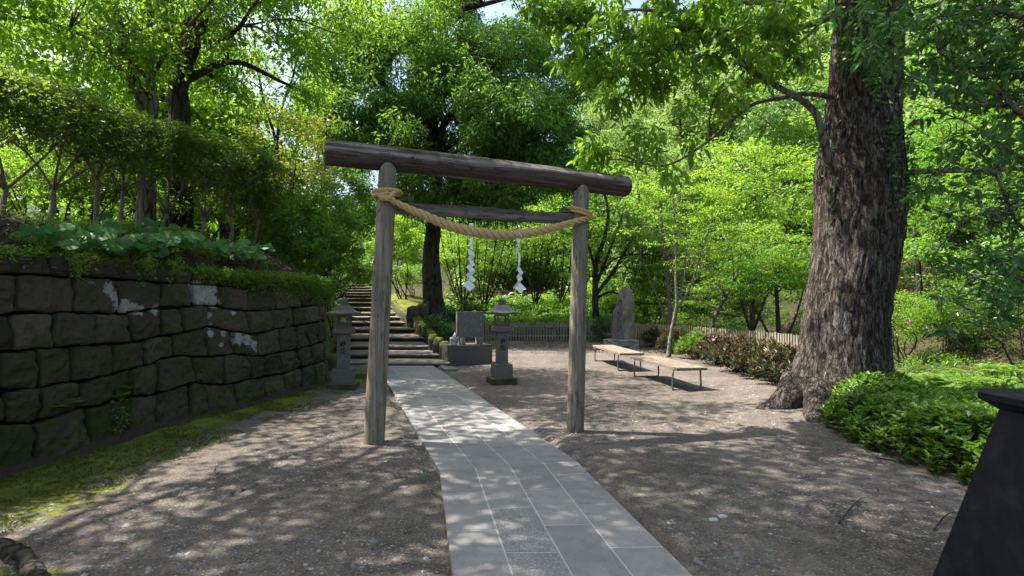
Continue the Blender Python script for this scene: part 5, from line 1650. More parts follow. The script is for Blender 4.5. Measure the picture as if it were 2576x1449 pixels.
# ------------------------------------------------------------------ the big evergreen behind the gate
def build_evergreen():
    D = 24.5
    path = [A((PP(1092, 790, D)[0], D, .9)), PP(1092, 775, D), PP(1086, 700, D), PP(1084, 640, D), PP(1090, 580, D), PP(1096, 500, D), PP(1098, 420, D), PP(1090, 330, D), PP(1085, 250, D), PP(1090, 150, D)]
    stems = [([PP(1096, 400, D), PP(1110, 330, D - .5), PP(1140, 280, D - 1), PP(1180, 225, D - 1.4), PP(1225, 180, D - 1.5)], .22),
             ([PP(1110, 250, D), PP(1125, 180, D - .5), PP(1155, 90, D - .8), PP(1165, 20, D - .8), PP(1180, -60, D)], .20),
             ([PP(1085, 300, D), PP(1000, 250, D - 1), PP(950, 190, D - 1.5), PP(945, 150, D - 1.5), PP(930, 60, D - 1.6)], .19),
             ([PP(950, 190, D - 1.5), PP(990, 140, D - 1.6), PP(1010, 100, D - 1.6), PP(960, 60, D - 1.6), PP(900, 20, D - 1.6)], .13),
             ([PP(950, 190, D - 1.5), PP(920, 150, D - 1.6), PP(880, 110, D - 1.7), PP(840, 40, D - 1.7)], .12),
             ([PP(1165, 20, D - .8), PP(1220, 10, D - 1), PP(1300, -10, D - 1)], .16),
             ([PP(1097, 440, D), PP(1060, 400, D - 1), PP(1000, 380, D - 2), PP(930, 350, D - 2.5)], .12),
             ([PP(1098, 430, D), PP(1150, 380, D - 1), PP(1240, 350, D - 2), PP(1340, 360, D - 2)], .14)]
    cr = [(PP(1130, 340, D - 1), (5.8, 4.0, 1.7), 380), (PP(1010, 190, D - .5), (4.4, 3.6, 2.2), 170), (PP(1290, 190, D - .5), (4.2, 3.4, 2.5), 190), (PP(1140, 30, D), (5.8, 3.6, 2.4), 190), (PP(1300, 430, D), (4.0, 3.0, 1.1), 120), (PP(1150, -150, D), (5.0, 3.6, 2.0), 80), (PP(1180, 500, D - .5), (4.6, 3.0, 1.0), 120), (PP(880, 300, D - 1), (2.0, 2.4, 2.2), 110), (PP(860, 120, D - 1), (2.0, 2.4, 1.7), 70)]
    root, T = tree('evergreen_tree', 'large spreading dark evergreen rising from mossy roots beyond the gate', 'tree', path, .52, .18, cr, 'deep_mid', 'bark_dark', .185, 125, .66, seed=11, up=.62, droop=.55, wl=.33, stems=stems, n_limb=34, r_tw=.020, thr=-.22, scale=2.6, ct=(.05, .95))
    rb = MB(); b = path[1]
    rr = np.random.default_rng(4)
    for k, (dx, dy, l) in enumerate(((-1.3, -1.0, 0), (-.7, -1.4, 0), (.1, -1.4, 0), (.8, -1.0, 0), (1.1, -.2, 0))):
        e = A((b[0] + dx, b[1] + dy, gz(b[0] + dx, b[1] + dy) - .03)); m = A((b[0] + dx * .45, b[1] + dy * .45, (b[2] + e[2]) / 2 + .12))
        rb.tube(catmull([b + [0, 0, .55], m, e], 14), np.linspace(.22, .06, 14), 9, .5, rough=.15, seed=k)
    rb.build('root', MT['bark_dark'], root)
MT['deep_mid'] = leaf_mat('leaf_evergreen', (.022, .068, .012), (.13, .26, .03), (.38, .68, .05), rough=.38, tw=.44)
build_evergreen()
for i, (px, py, D, s) in enumerate(((1040, 765, 22.5, (.62, .5, .75)), (1062, 766, 22.6, (.62, .5, .68)))):
    c = PP(px, py, D); mb = MB(); z = gz(c[0], c[1])
    v, f = rock_vf((c[0], D, z + .25), s, 300 + i, 10, .12, .75); mb.add(v, f, .5, True)
    o = mb.build('boulder', MT['mossy_rock']); tag(o, ['mossy square boulder by the steps, left of the evergreen roots', 'mossy square boulder tucked against the evergreen roots'][i], 'boulder', 'boulders on the mossy bank')
# ------------------------------------------------------------------ trees above the wall
def build_left_trees():
    D = 13.0
    b = PP(452, 290, D); zg = gz(b[0], D)
    path = [A((b[0] + .05, D, zg - .1)), A((b[0] + .02, D, (zg + b[2]) / 2)), PP(452, 285, D), PP(448, 225, D), PP(463, 160, D), PP(488, 100, D), PP(505, 40, D), PP(520, -20, D), PP(535, -120, D), PP(540, -250, D)]
    stems = [([PP(470, 130, D), PP(435, 75, D), PP(425, 20, D), PP(400, -80, D), PP(380, -200, D)], .12), ([PP(490, 100, D), PP(545, 105, D - .3), PP(600, 70, D - .8), PP(640, 10, D - 1), PP(700, -60, D - 1)], .07), ([PP(505, 30, D), PP(440, 70, D - .6), PP(380, 80, D - 1), PP(300, 60, D - 1.4)], .07)]
    cr = [(PP(640, 100, D + 1.6), (2.8, 1.6, 1.7), 100), (PP(400, 30, D + 1.8), (3.6, 1.5, 2.0), 90), (PP(380, -160, D - .5), (3.4, 3.2, 1.5), 80), (PP(760, 40, D + .5), (2.2, 2.4, 1.9), 70), (PP(560, -220, D - 1), (4, 3.4, 2.2), 90)]
    tree('cherry_tree', 'thick dark forked trunk of a leafy cherry rising behind the trained hedge', 'tree', path, .27, .14, cr, 'lime', 'bark_dark', .115, 70, .50, 'trees behind the trained hedge', 21, stems=stems, n_limb=20, up=.55, droop=.45, wl=.5, thr=-.2, ct=(.1, 1))
    D = 11.2
    b = PP(372, 262, D); zg = gz(b[0], D)
    path = [A((b[0], D, zg - .1)), A((b[0], D, (zg + b[2]) / 2)), PP(362, 262, D), PP(338, 215, D), PP(325, 165, D), PP(312, 115, D), PP(298, 65, D), PP(280, 0, D), PP(255, -90, D)]
    stems = [([A((b[0] + .05, D, (zg + b[2]) / 2)), PP(386, 265, D), PP(378, 200, D), PP(378, 130, D), PP(376, 60, D), PP(374, -20, D), PP(370, -120, D)], .105), ([PP(340, 215, D), PP(300, 175, D), PP(255, 130, D - .4), PP(200, 85, D - .8), PP(130, 60, D - 1.2), PP(50, 40, D - 1.6)], .055), ([PP(384, 190, D), PP(420, 130, D - .2), PP(470, 70, D - .4), PP(520, 15, D - .6), PP(560, -40, D - .8)], .05), ([PP(330, 190, D), PP(280, 120, D + .2), PP(250, 80, D + .4), PP(220, 0, D + .6)], .07)]
    cr = [(PP(150, 90, D - .4), (2.2, 1.9, 1.6), 110), (PP(330, 60, D + 1.9), (2.6, 1.3, 1.6), 60), (PP(60, 60, D - 2.2), (1.8, 1.8, 1.5), 80), (PP(320, -190, D - .5), (3.6, 3.4, 2.2), 110)]
    tree('cherry_tree', 'several slender pale-barked stems of a lime-leaved tree parting behind the hedge', 'tree', path, .16, .09, cr, 'lime', 'bark_grey', .11, 62, .44, 'trees behind the trained hedge', 22, stems=stems, n_limb=24, up=.55, droop=.45, wl=.52, thr=-.2, ct=(0, .9))
    # unseen tree added beyond the left edge, crown placed to shade the forecourt
    path = [A((-8.2, 3.6, gz(-8.2, 3.6) - .1)), A((-8.0, 3.6, 4.5)), A((-7.6, 3.7, 6.5)), A((-7.2, 3.9, 8.5)), A((-6.8, 4, 10))]
    cr = [(A((-6.6, 4.6, 9.2)), (3.0, 3.2, 1.4), 130), (A((-4.4, 4.8, 9.4)), (3.8, 3.0, 1.4), 290), (A((-6.8, 11.6, 10.6)), (2.4, 2.0, .9), 90), (A((-6.4, 1.8, 9.0)), (3.2, 3.0, 1.3), 120), (A((-2.6, 2.6, 10.2)), (3.2, 3.2, 1.3), 150), (A((-.4, 4.6, 9.9)), (2.6, 3.0, 1.2), 110), (A((-4.0, 8.6, 9.6)), (3.0, 2.2, 1.2), 70)]
    tree('added_shade_tree', 'unseen tall leafy tree added to shade the dirt before the gate', 'tree', path, .24, .1, cr, 'green', 'bark_grey', .13, 60, .46, None, 23, n_limb=18, up=.6, droop=.4, wl=.5, thr=-.25)
    for k, (px, py, D, r, lab) in enumerate(((560, 230, 20, (2.6, 2.0, 2.6), 'bright tree filling the gap right of the thick forked trunk'), (640, 330, 24, (2.6, 2.0, 2.2), 'hazy green tree behind the yellowish shrub'), (430, 330, 21, (2.6, 2.0, 2.0), 'sunlit tree seen over the middle of the hedge'))):
        c = PP(px, py, D); z = gz(c[0], D)
        tree('leafy_tree', lab, 'tree', [A((c[0] + .2, D, z - .1)), A((c[0] - .1, D, (z + c[2]) / 2)), c], .14, .05, [(c, r, 120)], ['lime', 'paleleaf', 'fresh'][k], 'bark_grey', .13, 60, .46, 'leafy trees above the wall', 36 + k, n_limb=12, up=.6, droop=.35, wl=.48)
    # a slim pair further along, by the gap of sky
    D = 19
    for k, (xs, lab) in enumerate((([(700, 420), (690, 340), (665, 260), (650, 180), (640, 100)], 'thin dark stem leaning left before the patch of sky'), ([(690, 430), (700, 330), (712, 260), (735, 200), (745, 150)], 'thin dark stem leaning right before the patch of sky'), ([(815, 420), (820, 350), (818, 290), (822, 240)], 'thin upright stem between the yellowish shrub and the evergreen'))):
        p = [PP(x, y, D) for x, y in xs]; z = gz(p[0][0], D)
        path = [A((p[0][0], D, z - .1)), A((p[0][0], D, (z + p[0][2]) / 2))] + p
        tree('slender_tree', lab, 'tree', path, .09, .03, [(p[-1], (1.3, 1.2, 1.2), 14), (p[-2] + A([-.6, 0, 0]), (1.1, 1.1, .9), 5)], 'green', 'bark_dark', .13, 40, .42, 'slim trees near the sky gap', 30 + k, n_limb=9, up=.5, droop=.5, wl=.45)
build_left_trees()

def build_hedge():
    rng = np.random.default_rng(31)
    L = [(-7.6, 3.6), (-7.05, 5.0), (-6.85, 6.5), (-6.75, 8.2), (-6.6, 10.0), (-6.35, 12.0), (-6.25, 13.3)]
    L = catmull(L, 60)
    root = empty('trained_hedge', (-6.8, 8, gz(-6.8, 8)), 'row of bare-stemmed shrubs clipped into one raised hedge above the stone wall', 'hedge')
    topz = lambda y: np.interp(y, [3.6, 5, 6.3, 10, 13], [4.35, 4.50, 4.62, 5.12, 5.30])
    botz = lambda y: np.interp(y, [3.6, 6.3, 10, 13], [3.85, 3.98, 4.10, 4.10])
    n = 2600
    k = rng.integers(0, 60, n); y = L[k, 1] + rng.normal(0, .12, n); x = L[k, 0] + rng.normal(0, .34, n)
    u = rng.random(n); u = np.where(rng.random(n) < .45, 1 - .22 * rng.random(n), u)
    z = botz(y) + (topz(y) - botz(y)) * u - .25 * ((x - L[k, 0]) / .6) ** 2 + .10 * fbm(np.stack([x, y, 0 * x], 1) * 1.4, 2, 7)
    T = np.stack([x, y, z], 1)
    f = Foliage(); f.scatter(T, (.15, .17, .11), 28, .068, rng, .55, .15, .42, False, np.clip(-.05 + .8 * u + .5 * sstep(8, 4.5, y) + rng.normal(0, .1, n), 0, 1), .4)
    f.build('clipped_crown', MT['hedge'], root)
    for i, yy in enumerate((4.1, 5.1, 5.75, 6.5, 7.15, 7.9, 8.8, 9.5, 10.3, 11.1, 11.9, 12.7)):
        x0 = float(np.interp(yy, L[:, 1], L[:, 0])) + rng.normal() * .12; z0 = gz(x0, yy)
        mb = MB(); zt = float(botz(yy))
        fork = A((x0 + rng.normal() * .08, yy + rng.normal() * .08, z0 + (zt - z0) * rng.uniform(.35, .75)))
        mb.tube(catmull([A((x0, yy, z0 - .05)), (A((x0, yy, z0)) + fork) / 2 + rng.normal(size=3) * .03, fork], 10), np.linspace(.045, .03, 10), 8, .5, rough=.08)
        for _ in range(4):
            e = A((x0 + rng.normal() * .35, yy + rng.normal() * .45, zt + rng.uniform(.05, .5)))
            m_ = (fork + e) / 2 + rng.normal(size=3) * .07
            mb.tube(catmull([fork, m_, e], 9), np.linspace(.022, .008, 9), 6, .5)
            for _ in range(2):
                e2 = e + rng.normal(size=3) * A([.25, .3, .2]); mb.tube(catmull([m_, (m_ + e2) / 2 + rng.normal(size=3) * .05, e2], 6), np.linspace(.012, .004, 6), 5, .5)
        mb.build('trunk', MT['bark_pale2'], root)
MT['fern_dark'] = leaf_mat('leaf_moss', (.035, .05, .01), (.15, .18, .03), (.2, .26, .04), rough=.7, spec=.2, tw=.25)
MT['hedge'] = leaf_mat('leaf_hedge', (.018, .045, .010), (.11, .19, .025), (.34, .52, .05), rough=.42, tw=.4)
n_ = NT('bark_smooth'); v_ = n_.coord('Object'); MT['bark_pale2'] = n_.done(n_.mix(n_.noise(v_, 9, 5), (.10, .08, .06), (.20, .165, .13)), .85, .2)
build_hedge()

def build_round_leaves():
    rng = np.random.default_rng(41)
    spots = [(95, 560), (150, 575), (215, 590), (255, 560), (300, 545), (330, 575), (365, 600), (420, 590), (440, 560), (485, 585), (560, 595), (585, 615), (625, 570), (350, 520), (250, 515), (430, 525)]
    words = ['with shiny sunlit leaves at the near end', 'with broad shiny leaves reaching over the stones', 'with a pale veined leaf above the dark block', 'half hidden behind its neighbours', 'under the forked hedge stem', 'with overlapping dull green leaves', 'hanging lowest over the coping', 'with three pale green leaves', 'beside a yellowed leaf', 'with one heart-shaped leaf over the whitened block', 'with drooping blue-green leaves', 'lowest of the far clump', 'standing tallest at the far end', 'set back in the shade by a hedge stem', 'set back under the hedge near the sunlit end', 'set back in the middle of the row']
    for i, (px, py) in enumerate(spots):
        d = ray(px, py)
        back = .36 if py > 540 else .85
        # meet a line running just behind the wall face
        Yc = 5.6
        for _ in range(20):
            xw = float(np.interp(Yc, WY, WX)) - back; Yc = Yc * .5 + .5 * max(4, xw / (d.x / d.y))
        x = float(np.interp(Yc, WY, WX)) - back; z = gz(x, Yc)
        root = empty('leopard_plant', (x, Yc, z), 'round-leaved plant on the wall top ' + words[i], 'leafy plant', 'round-leaved plants along the wall top')
        st = MB(); lf = MB()
        for k in range(9):
            a = rng.random() * 2 * math.pi if k else -.3
            r = rng.uniform(.05, .32); h = rng.uniform(.10, .36)
            c = A((x + .12 + r * math.cos(a), Yc + r * math.sin(a), z + h))
            st.tube(catmull([A((x + .02, Yc, z - .04)), A((x + .05 + .3 * r * math.cos(a), Yc + .3 * r * math.sin(a), z + h * .7)), c], 7), np.full(7, .006), 5, .5)
            rad = rng.uniform(.07, .12)
            nrm = unit(A((.55 + rng.normal() * .3, -.55 + rng.normal() * .3, .8)))
            u_ = unit(np.cross(nrm, A((0, 1, .1)))); w_ = np.cross(nrm, u_); ph = rng.random() * 6.28
            n = 22; V = [c]
            for j in range(n + 1):
                t = j / n * (2 * math.pi - .34) + .17
                rr = rad * (1 + .04 * math.sin(9 * t)) * (1 - .35 * max(0, math.cos(t)) ** 12)
                dd = u_ * math.cos(t + ph) + w_ * math.sin(t + ph)
                V.append(c + dd * rr * .55 + nrm * rad * (.10 + .02 * math.sin(7 * t)))
            for j in range(n + 1):
                t = j / n * (2 * math.pi - .34) + .17
                rr = rad * (1 + .05 * math.sin(9 * t)) * (1 - .35 * max(0, math.cos(t)) ** 12)
                dd = u_ * math.cos(t + ph) + w_ * math.sin(t + ph)
                V.append(c + dd * rr + nrm * rad * (.04 + .07 * math.sin(3 * t + ph)))
            m = n + 1
            F_ = [(0, 1 + j, 2 + j) for j in range(n)] + [(1 + j, 1 + m + j, 2 + m + j, 2 + j) for j in range(n)]
            lf.add(V, F_, float(np.clip(rng.normal(.45, .3), 0, 1)), True)
        st.build('stalk', MT['fern'], root); lf.build('leaf', MT['round'], root)
build_round_leaves()

def build_wall_green():
    rng = np.random.default_rng(51)
    # litter, seedlings and small creepers on the strip of earth above the wall
    n = 4200
    y = rng.uniform(3.5, 12.2, n); dl = np.abs(rng.normal(.25, .6, n)) + .0
    x = boundary(y) - .14 - dl; z = H(x, y)
    near = dl < .36
    z = np.where(near, 2.06 + .10 * rng.random(n), z)
    f = Foliage(); T = np.stack([x, y, z + .03 + .09 * rng.random(n)], 1)
    T = T[fbm(T * 1.5, 2, 9) > -.12]
    f.scatter(T, (.07, .08, .06), 11, .045, rng, .6, .3, .42, False, None, .4)
    tag(f.build('small_plants', MT['deep_mid']), 'small leafy seedlings and creepers along the earth above the stone wall', 'ground cover', kind='stuff')
    # ferny creeper spilling over the far end of the wall
    f = Foliage(); n = 700
    s = rng.random(n); yy = 8.2 + 3.9 * s ** .7; zz = 2.2 - np.abs(rng.normal(0, .22, n)) * (.3 + s)
    xx = boundary(np.minimum(yy, 11.3)) + .02 - .06 * zz + rng.uniform(-.02, .09, n)
    T = np.stack([xx, np.minimum(yy, 12.0), zz], 1)
    f.scatter(T, (.07, .10, .07), 14, .045, rng, .35, .5, .4, False, None, .4)
    tag(f.build('creeper', MT['deep_mid']), 'small-leaved creeper spilling over the far corner of the stone wall', 'creeper', kind='stuff')
    n = 1500; yy = rng.uniform(4, 12, n); dd = np.abs(rng.normal(0, .9, n)) + .1; xx = boundary(yy) - dd
    f = Foliage(); T = np.stack([xx, yy, np.where(dd < .4, 2.07, H(xx, yy)) + .012], 1)
    f.scatter(T, (.05, .05, .012), 5, .05, rng, .85, .05, .5, False, None, .4)
    tag(f.build('leaf_litter', MT['dry']), 'dry brown leaves on the earth above the wall', 'leaf litter', kind='stuff')
    W = 1.0
    for i, (zx, zy, r, n_, lab) in enumerate(((350, 1050, .30, 11, 'bright fern rooted in a low joint of the stone wall'), (690, 950, .17, 7, 'small fern high in a joint above the low courses'), (640, 1000, .20, 8, 'leafy fern on the block right of the bright fern'))):
        px, py = zx * .46304, 543.1 + zy * .46304
        d = ray(px, py); Yc = 6
        for _ in range(30):
            xw = float(np.interp(Yc, WY, WX)) + .0; Yc = .5 * Yc + .5 * xw / (d.x / d.y)
        c = P(px, py, Yc) ; c = A((c.x - .0, c.y, c.z))
        fern('wall_fern', lab, 'fern', c, r, n_, 'fern', 'ferns growing out of the stone wall', 60 + i, .5, aim=-.5)
    # moss-grown creeping plants on blocks
    for nm, (zx, zy), sz, lab in (('creeper_patch', (650, 1080), .16, 'small creeping patch of leaves low on the wall face'), ('creeper_patch', (430, 255), .14, 'leafy tuft on the coping near the picture edge'), ('creeper_patch', (800, 280), .13, 'leafy tuft hanging on the coping above the brown blocks'), ('creeper_patch', (960, 270), .14, 'leafy tuft on the coping above the white-faced block')):
        px, py = zx * .46304, 543.1 + zy * .46304
        d = ray(px, py); Yc = 7
        for _ in range(30):
            xw = float(np.interp(Yc, WY, WX)); Yc = .5 * Yc + .5 * xw / (d.x / d.y)
        c = A(P(px, py, Yc)) + [.02, -.03, 0]
        f = Foliage(); f.scatter(c + rng.normal(size=(26, 3)) * [.03, sz * .6, sz * .6], .04, 9, .045, rng, .35, .3, .42)
        o = f.build(nm, MT['fern']); tag(o, lab, 'creeper', 'leafy tufts on the wall', 'stuff')
build_wall_green()

# ------------------------------------------------------------------ shrubs beside and behind
def S(px, py, D): return PP(px, py, D)
def build_shrubs():
    # yellow-tipped shrub tree left of the steps
    D = 16.0; c = S(730, 420, D); z = gz(c[0], D)
    stems = [([A((c[0] + dx * .2, D, z - .05)), A((c[0] + dx * .5, D + dy, (z + c[2]) / 2)), c + [dx, dy, .2]], .045) for dx, dy in ((-.9, 0), (-.4, .4), (.3, -.3), (.8, .2), (0, 0))]
    tree('glossy_shrub_tree', 'glossy shrub tree with yellow young leaves left of the gate', 'tree', [A((c[0], D, z - .05)), A((c[0] + .1, D, z + 1)), c], .07, .03,
         [(c, (1.55, 1.3, 1.75), 120), (c + [0.3, 0, -1.9], (1.5, 1.2, 1.2), 60)], 'yellow', 'bark_dark', .085, 60, .34, None, 41, stems=stems, n_limb=18, up=.45, droop=.3, wl=.42, thr=-.35, ct=(0, .9), r_tw=.008)
    specs = [  # name, label, px, py, D, radii, K, per, L, leaf, cr
        ('leafy shrub overhanging the darker stone lantern', 812, 575, 13.8, (1.0, 1.0, 1.35), 160, 75, .08, 'deep_mid', .27),
        ('leafy shrub between the wall end and the steps', 770, 600, 13.0, (.8, .8, 1.0), 110, 70, .075, 'green', .24),
        ('tall loose shrub above the far wall corner', 690, 560, 13.6, (.95, .9, 1.1), 130, 70, .075, 'green', .26),
        ('loose shrub behind the near-side gate post', 880, 500, 18.5, (1.35, 1.0, 1.7), 170, 75, .09, 'green', .30),
        ('dark shrub low beside the lower steps', 828, 700, 16.4, (.6, .8, .6), 50, 55, .07, 'deep', .22),
        ('leafy bush leaning over the upper steps behind the darker lantern', 893, 690, 22.0, (.95, .8, .75), 75, 60, .10, 'green', .28),
        ('sunlit shrub under the raised hedge', 560, 470, 15.5, (1.6, 1.2, 1.1), 80, 60, .09, 'lime', .34),
        ('sunlit shrub seen between the first hedge stems', 70, 400, 11.0, (1.6, 1.1, .8), 90, 60, .075, 'lime', .32),
        ('broad-leaved shrub behind the forked hedge stem', 220, 440, 11.5, (1.3, 1.1, .7), 70, 50, .12, 'fern', .30),
        ('deep green shrub behind the middle of the hedge', 400, 470, 13.0, (1.6, 1.1, .8), 80, 60, .08, 'green', .32),
    ]
    for i, (lab, px, py, D, r, K, per, L, leaf, cr) in enumerate(specs):
        shrub('leafy_shrub', lab, 'shrub', S(px, py, D), r, K, per, L, leaf, cr, 'shrubs along the left side', 70 + i, up=.5, droop=.25, basexy=(-6.9, 18.6) if px == 880 else (-7.4, 22.0) if px == 893 else ((-5.6, 13.9) if px == 812 else None), n_limb=4)
    # behind the back fence
    specs = [('dark low shrub on the bank right of the steps', 1160, 790, 21.5, (1.0, .8, .55), 60, 55, .09, 'deep', .26),
        ('round shrub hugging the kerb above the plinth', 1105, 825, 18.5, (.7, .6, .45), 45, 55, .08, 'deep', .22),
        ('yellow-green maple shrub left of the standing stone', 1525, 745, 27.5, (.95, .8, .75), 60, 60, .10, 'lime', .28),
        ('dark shrub against the fence beside the standing stone', 1515, 835, 23.4, (.6, .5, .55), 50, 50, .08, 'deep', .2),
        ('pale shrub behind the standing stone', 1640, 740, 26, (1.2, 1.0, 1.1), 70, 55, .11, 'lime', .32)]
    for i, (lab, px, py, D, r, K, per, L, leaf, cr) in enumerate(specs):
        shrub('leafy_shrub', lab, 'shrub', S(px, py, D), r, K, per, L, leaf, cr, 'shrubs round the back fence', 90 + i, up=.65 if leaf == 'deep' else .8, droop=.15)
    # azalea mound with a magenta flower, right of the big trunk
    c = S(2270, 790, 15.5)
    rt = shrub('azalea', 'sunlit azalea mound with a magenta flower right of the big trunk', 'azalea', c, (1.0, .8, 1.0), 90, 60, .06, 'lime', .22, None, 99, ct=(.3, 1))
    f = Foliage(); f.scatter(A([S(2290, 812, 14.7)]), .05, 24, .05, np.random.default_rng(1), .3, .1, .9); f.build('bloom', MT['magenta'], rt)
    shrub('leafy_shrub', 'shaded shrub on the slope under the fallen white bloom', 'shrub', S(2450, 770, 15), (1.5, 1.0, .9), 90, 55, .08, 'green', .3, 'shrubs on the right-hand slope', 101)
    shrub('leafy_shrub', 'sunlit shrub between azalea and ferns', 'shrub', S(2370, 800, 15.6), (.8, .7, .6), 60, 55, .07, 'lime', .24, 'shrubs on the right-hand slope', 102)
    shrub('leafy_shrub', 'deep green shrub filling the slope at the picture edge', 'shrub', S(2560, 700, 13.5), (1.3, 1.2, 1.5), 100, 55, .085, 'deep', .3, 'shrubs on the right-hand slope', 103)
build_shrubs()
def build_step_side():
    for i, (lab, px, py, D, r, K, per, L, leaf) in enumerate((
        ('sunlit shrub beside the upper steps right of the gate post', 1015, 600, 31, (1.3, 1.2, 1.6), 120, 60, .13, 'lime'),
        ('grey-green shrub over the rocks at the top of the moss bank', 1035, 690, 33, (1.2, 1.0, .7), 60, 55, .12, 'green'),
        ('bright bush behind the evergreen trunk', 1150, 640, 34, (1.8, 1.2, 1.5), 100, 55, .14, 'lime'),
        ('dark bush between the streamers far up the slope', 1270, 640, 36, (2.2, 1.4, 1.6), 110, 55, .15, 'green'),
        ('leafy bush left of the top of the steps', 850, 640, 36, (1.8, 1.4, 1.8), 110, 55, .14, 'green'),
        ('yellow-green bush far above the top steps', 960, 600, 46, (3.0, 2.0, 2.4), 120, 60, .19, 'lime'))):
        shrub('leafy_shrub', lab, 'shrub', S(px, py, D), r, K, per, L, leaf, .34, 'shrubs beside the steps', 140 + i, up=.6, droop=.2)
build_step_side()

def build_ferns():
    rng = np.random.default_rng(61)
    sp = [(2290, 900, 'large bright fern just right of the big trunk'), (2335, 885, 'bright fern behind the first one'), (2380, 910, 'sunlit fern in the middle of the clump'), (2420, 890, 'upright yellow-green fern in the clump'), (2460, 915, 'spreading sunlit fern above the low shrub'), (2500, 895, 'green fern toward the picture edge'), (2545, 920, 'shaded fern above the black pillar'), (2270, 870, 'small fern under the azalea'), (2440, 870, 'pale fern at the back of the clump'), (2530, 875, 'shaded fern at the back near the edge'), (2350, 935, 'low fern before the pale dry grass'), (2410, 940, 'low fern touching the evergreen shrub')]
    for i, (px, py, lab) in enumerate(sp):
        D = 12.4 - (py - 870) / 75 * 2.9
        c = S(px, py + 12, D); z = gz(c[0], D)
        fern('fern', lab, 'fern', (c[0], D, z + .05), .85, 20, 'fern', 'ferns right of the big trunk', 120 + i, .55)
    # undergrowth of fronds and weeds on the shaded slope
    f = Foliage(); n = 2600
    x = rng.uniform(7.6, 24, n); y = rng.uniform(7.5, 30, n); z = H(x, y)
    T = np.stack([x, y, z + .12 + .2 * rng.random(n)], 1); T = T[fbm(T * .6, 2, 8) > -.3]
    f.scatter(T, (.28, .28, .16), 34, .10, rng, .6, .2, .35, False, None, .3)
    tag(f.build('undergrowth', MT['green']), 'undergrowth of ferns and weeds over the slope right of the big trunk', 'undergrowth', kind='stuff')
    f = Foliage(); n = 300
    x = rng.uniform(8.5, 15, n); y = rng.uniform(12.5, 16.5, n); z = H(x, y)
    T = np.stack([x, y, z + .06], 1); f.scatter(T, (.15, .15, .08), 20, .12, rng, .1, -.9, .09, False, None, .3)
    tag(f.build('grass', MT['fern']), 'sunlit tangle of grass and weeds among the ferns', 'grass', kind='stuff')
    # green cover behind the back fence
    f = Foliage(); n = 1500
    x = rng.uniform(-3.6, 6.5, n); y = 25.0 + 6.5 * rng.random(n) ** 1.3; z = H(x, y)
    k = (fbm(np.stack([x, y, 0 * x], 1) * .5, 2, 3) > -.35); x, y, z = x[k], y[k], z[k]
    T = np.stack([x, y, z + .45 * rng.random(len(x)) + .25], 1)
    f.scatter(T, (.34, .34, .2), 30, .16, rng, .75, .2, .55, False, None, .3)
    tag(f.build('ground_cover', MT['deep_mid']), 'knee-high green plants massed just behind the back fence', 'ground cover', kind='stuff')
    # cover on the banks beside the stairs
    f = Foliage(); n = 1400
    y = rng.uniform(12.6, 34, n); x = boundary(y) - .35 - 2.2 * rng.random(n); z = H(x, y)
    T = np.stack([x, y, z + .08], 1); T = T[fbm(T, 2, 4) > 0]
    f.scatter(T, (.16, .16, .10), 24, .075, rng, .7, .15, .45, False, None, .3)
    tag(f.build('bank_plants', MT['green']), 'low leafy plants on the bank left of the steps', 'ground cover', kind='stuff')
build_ferns()

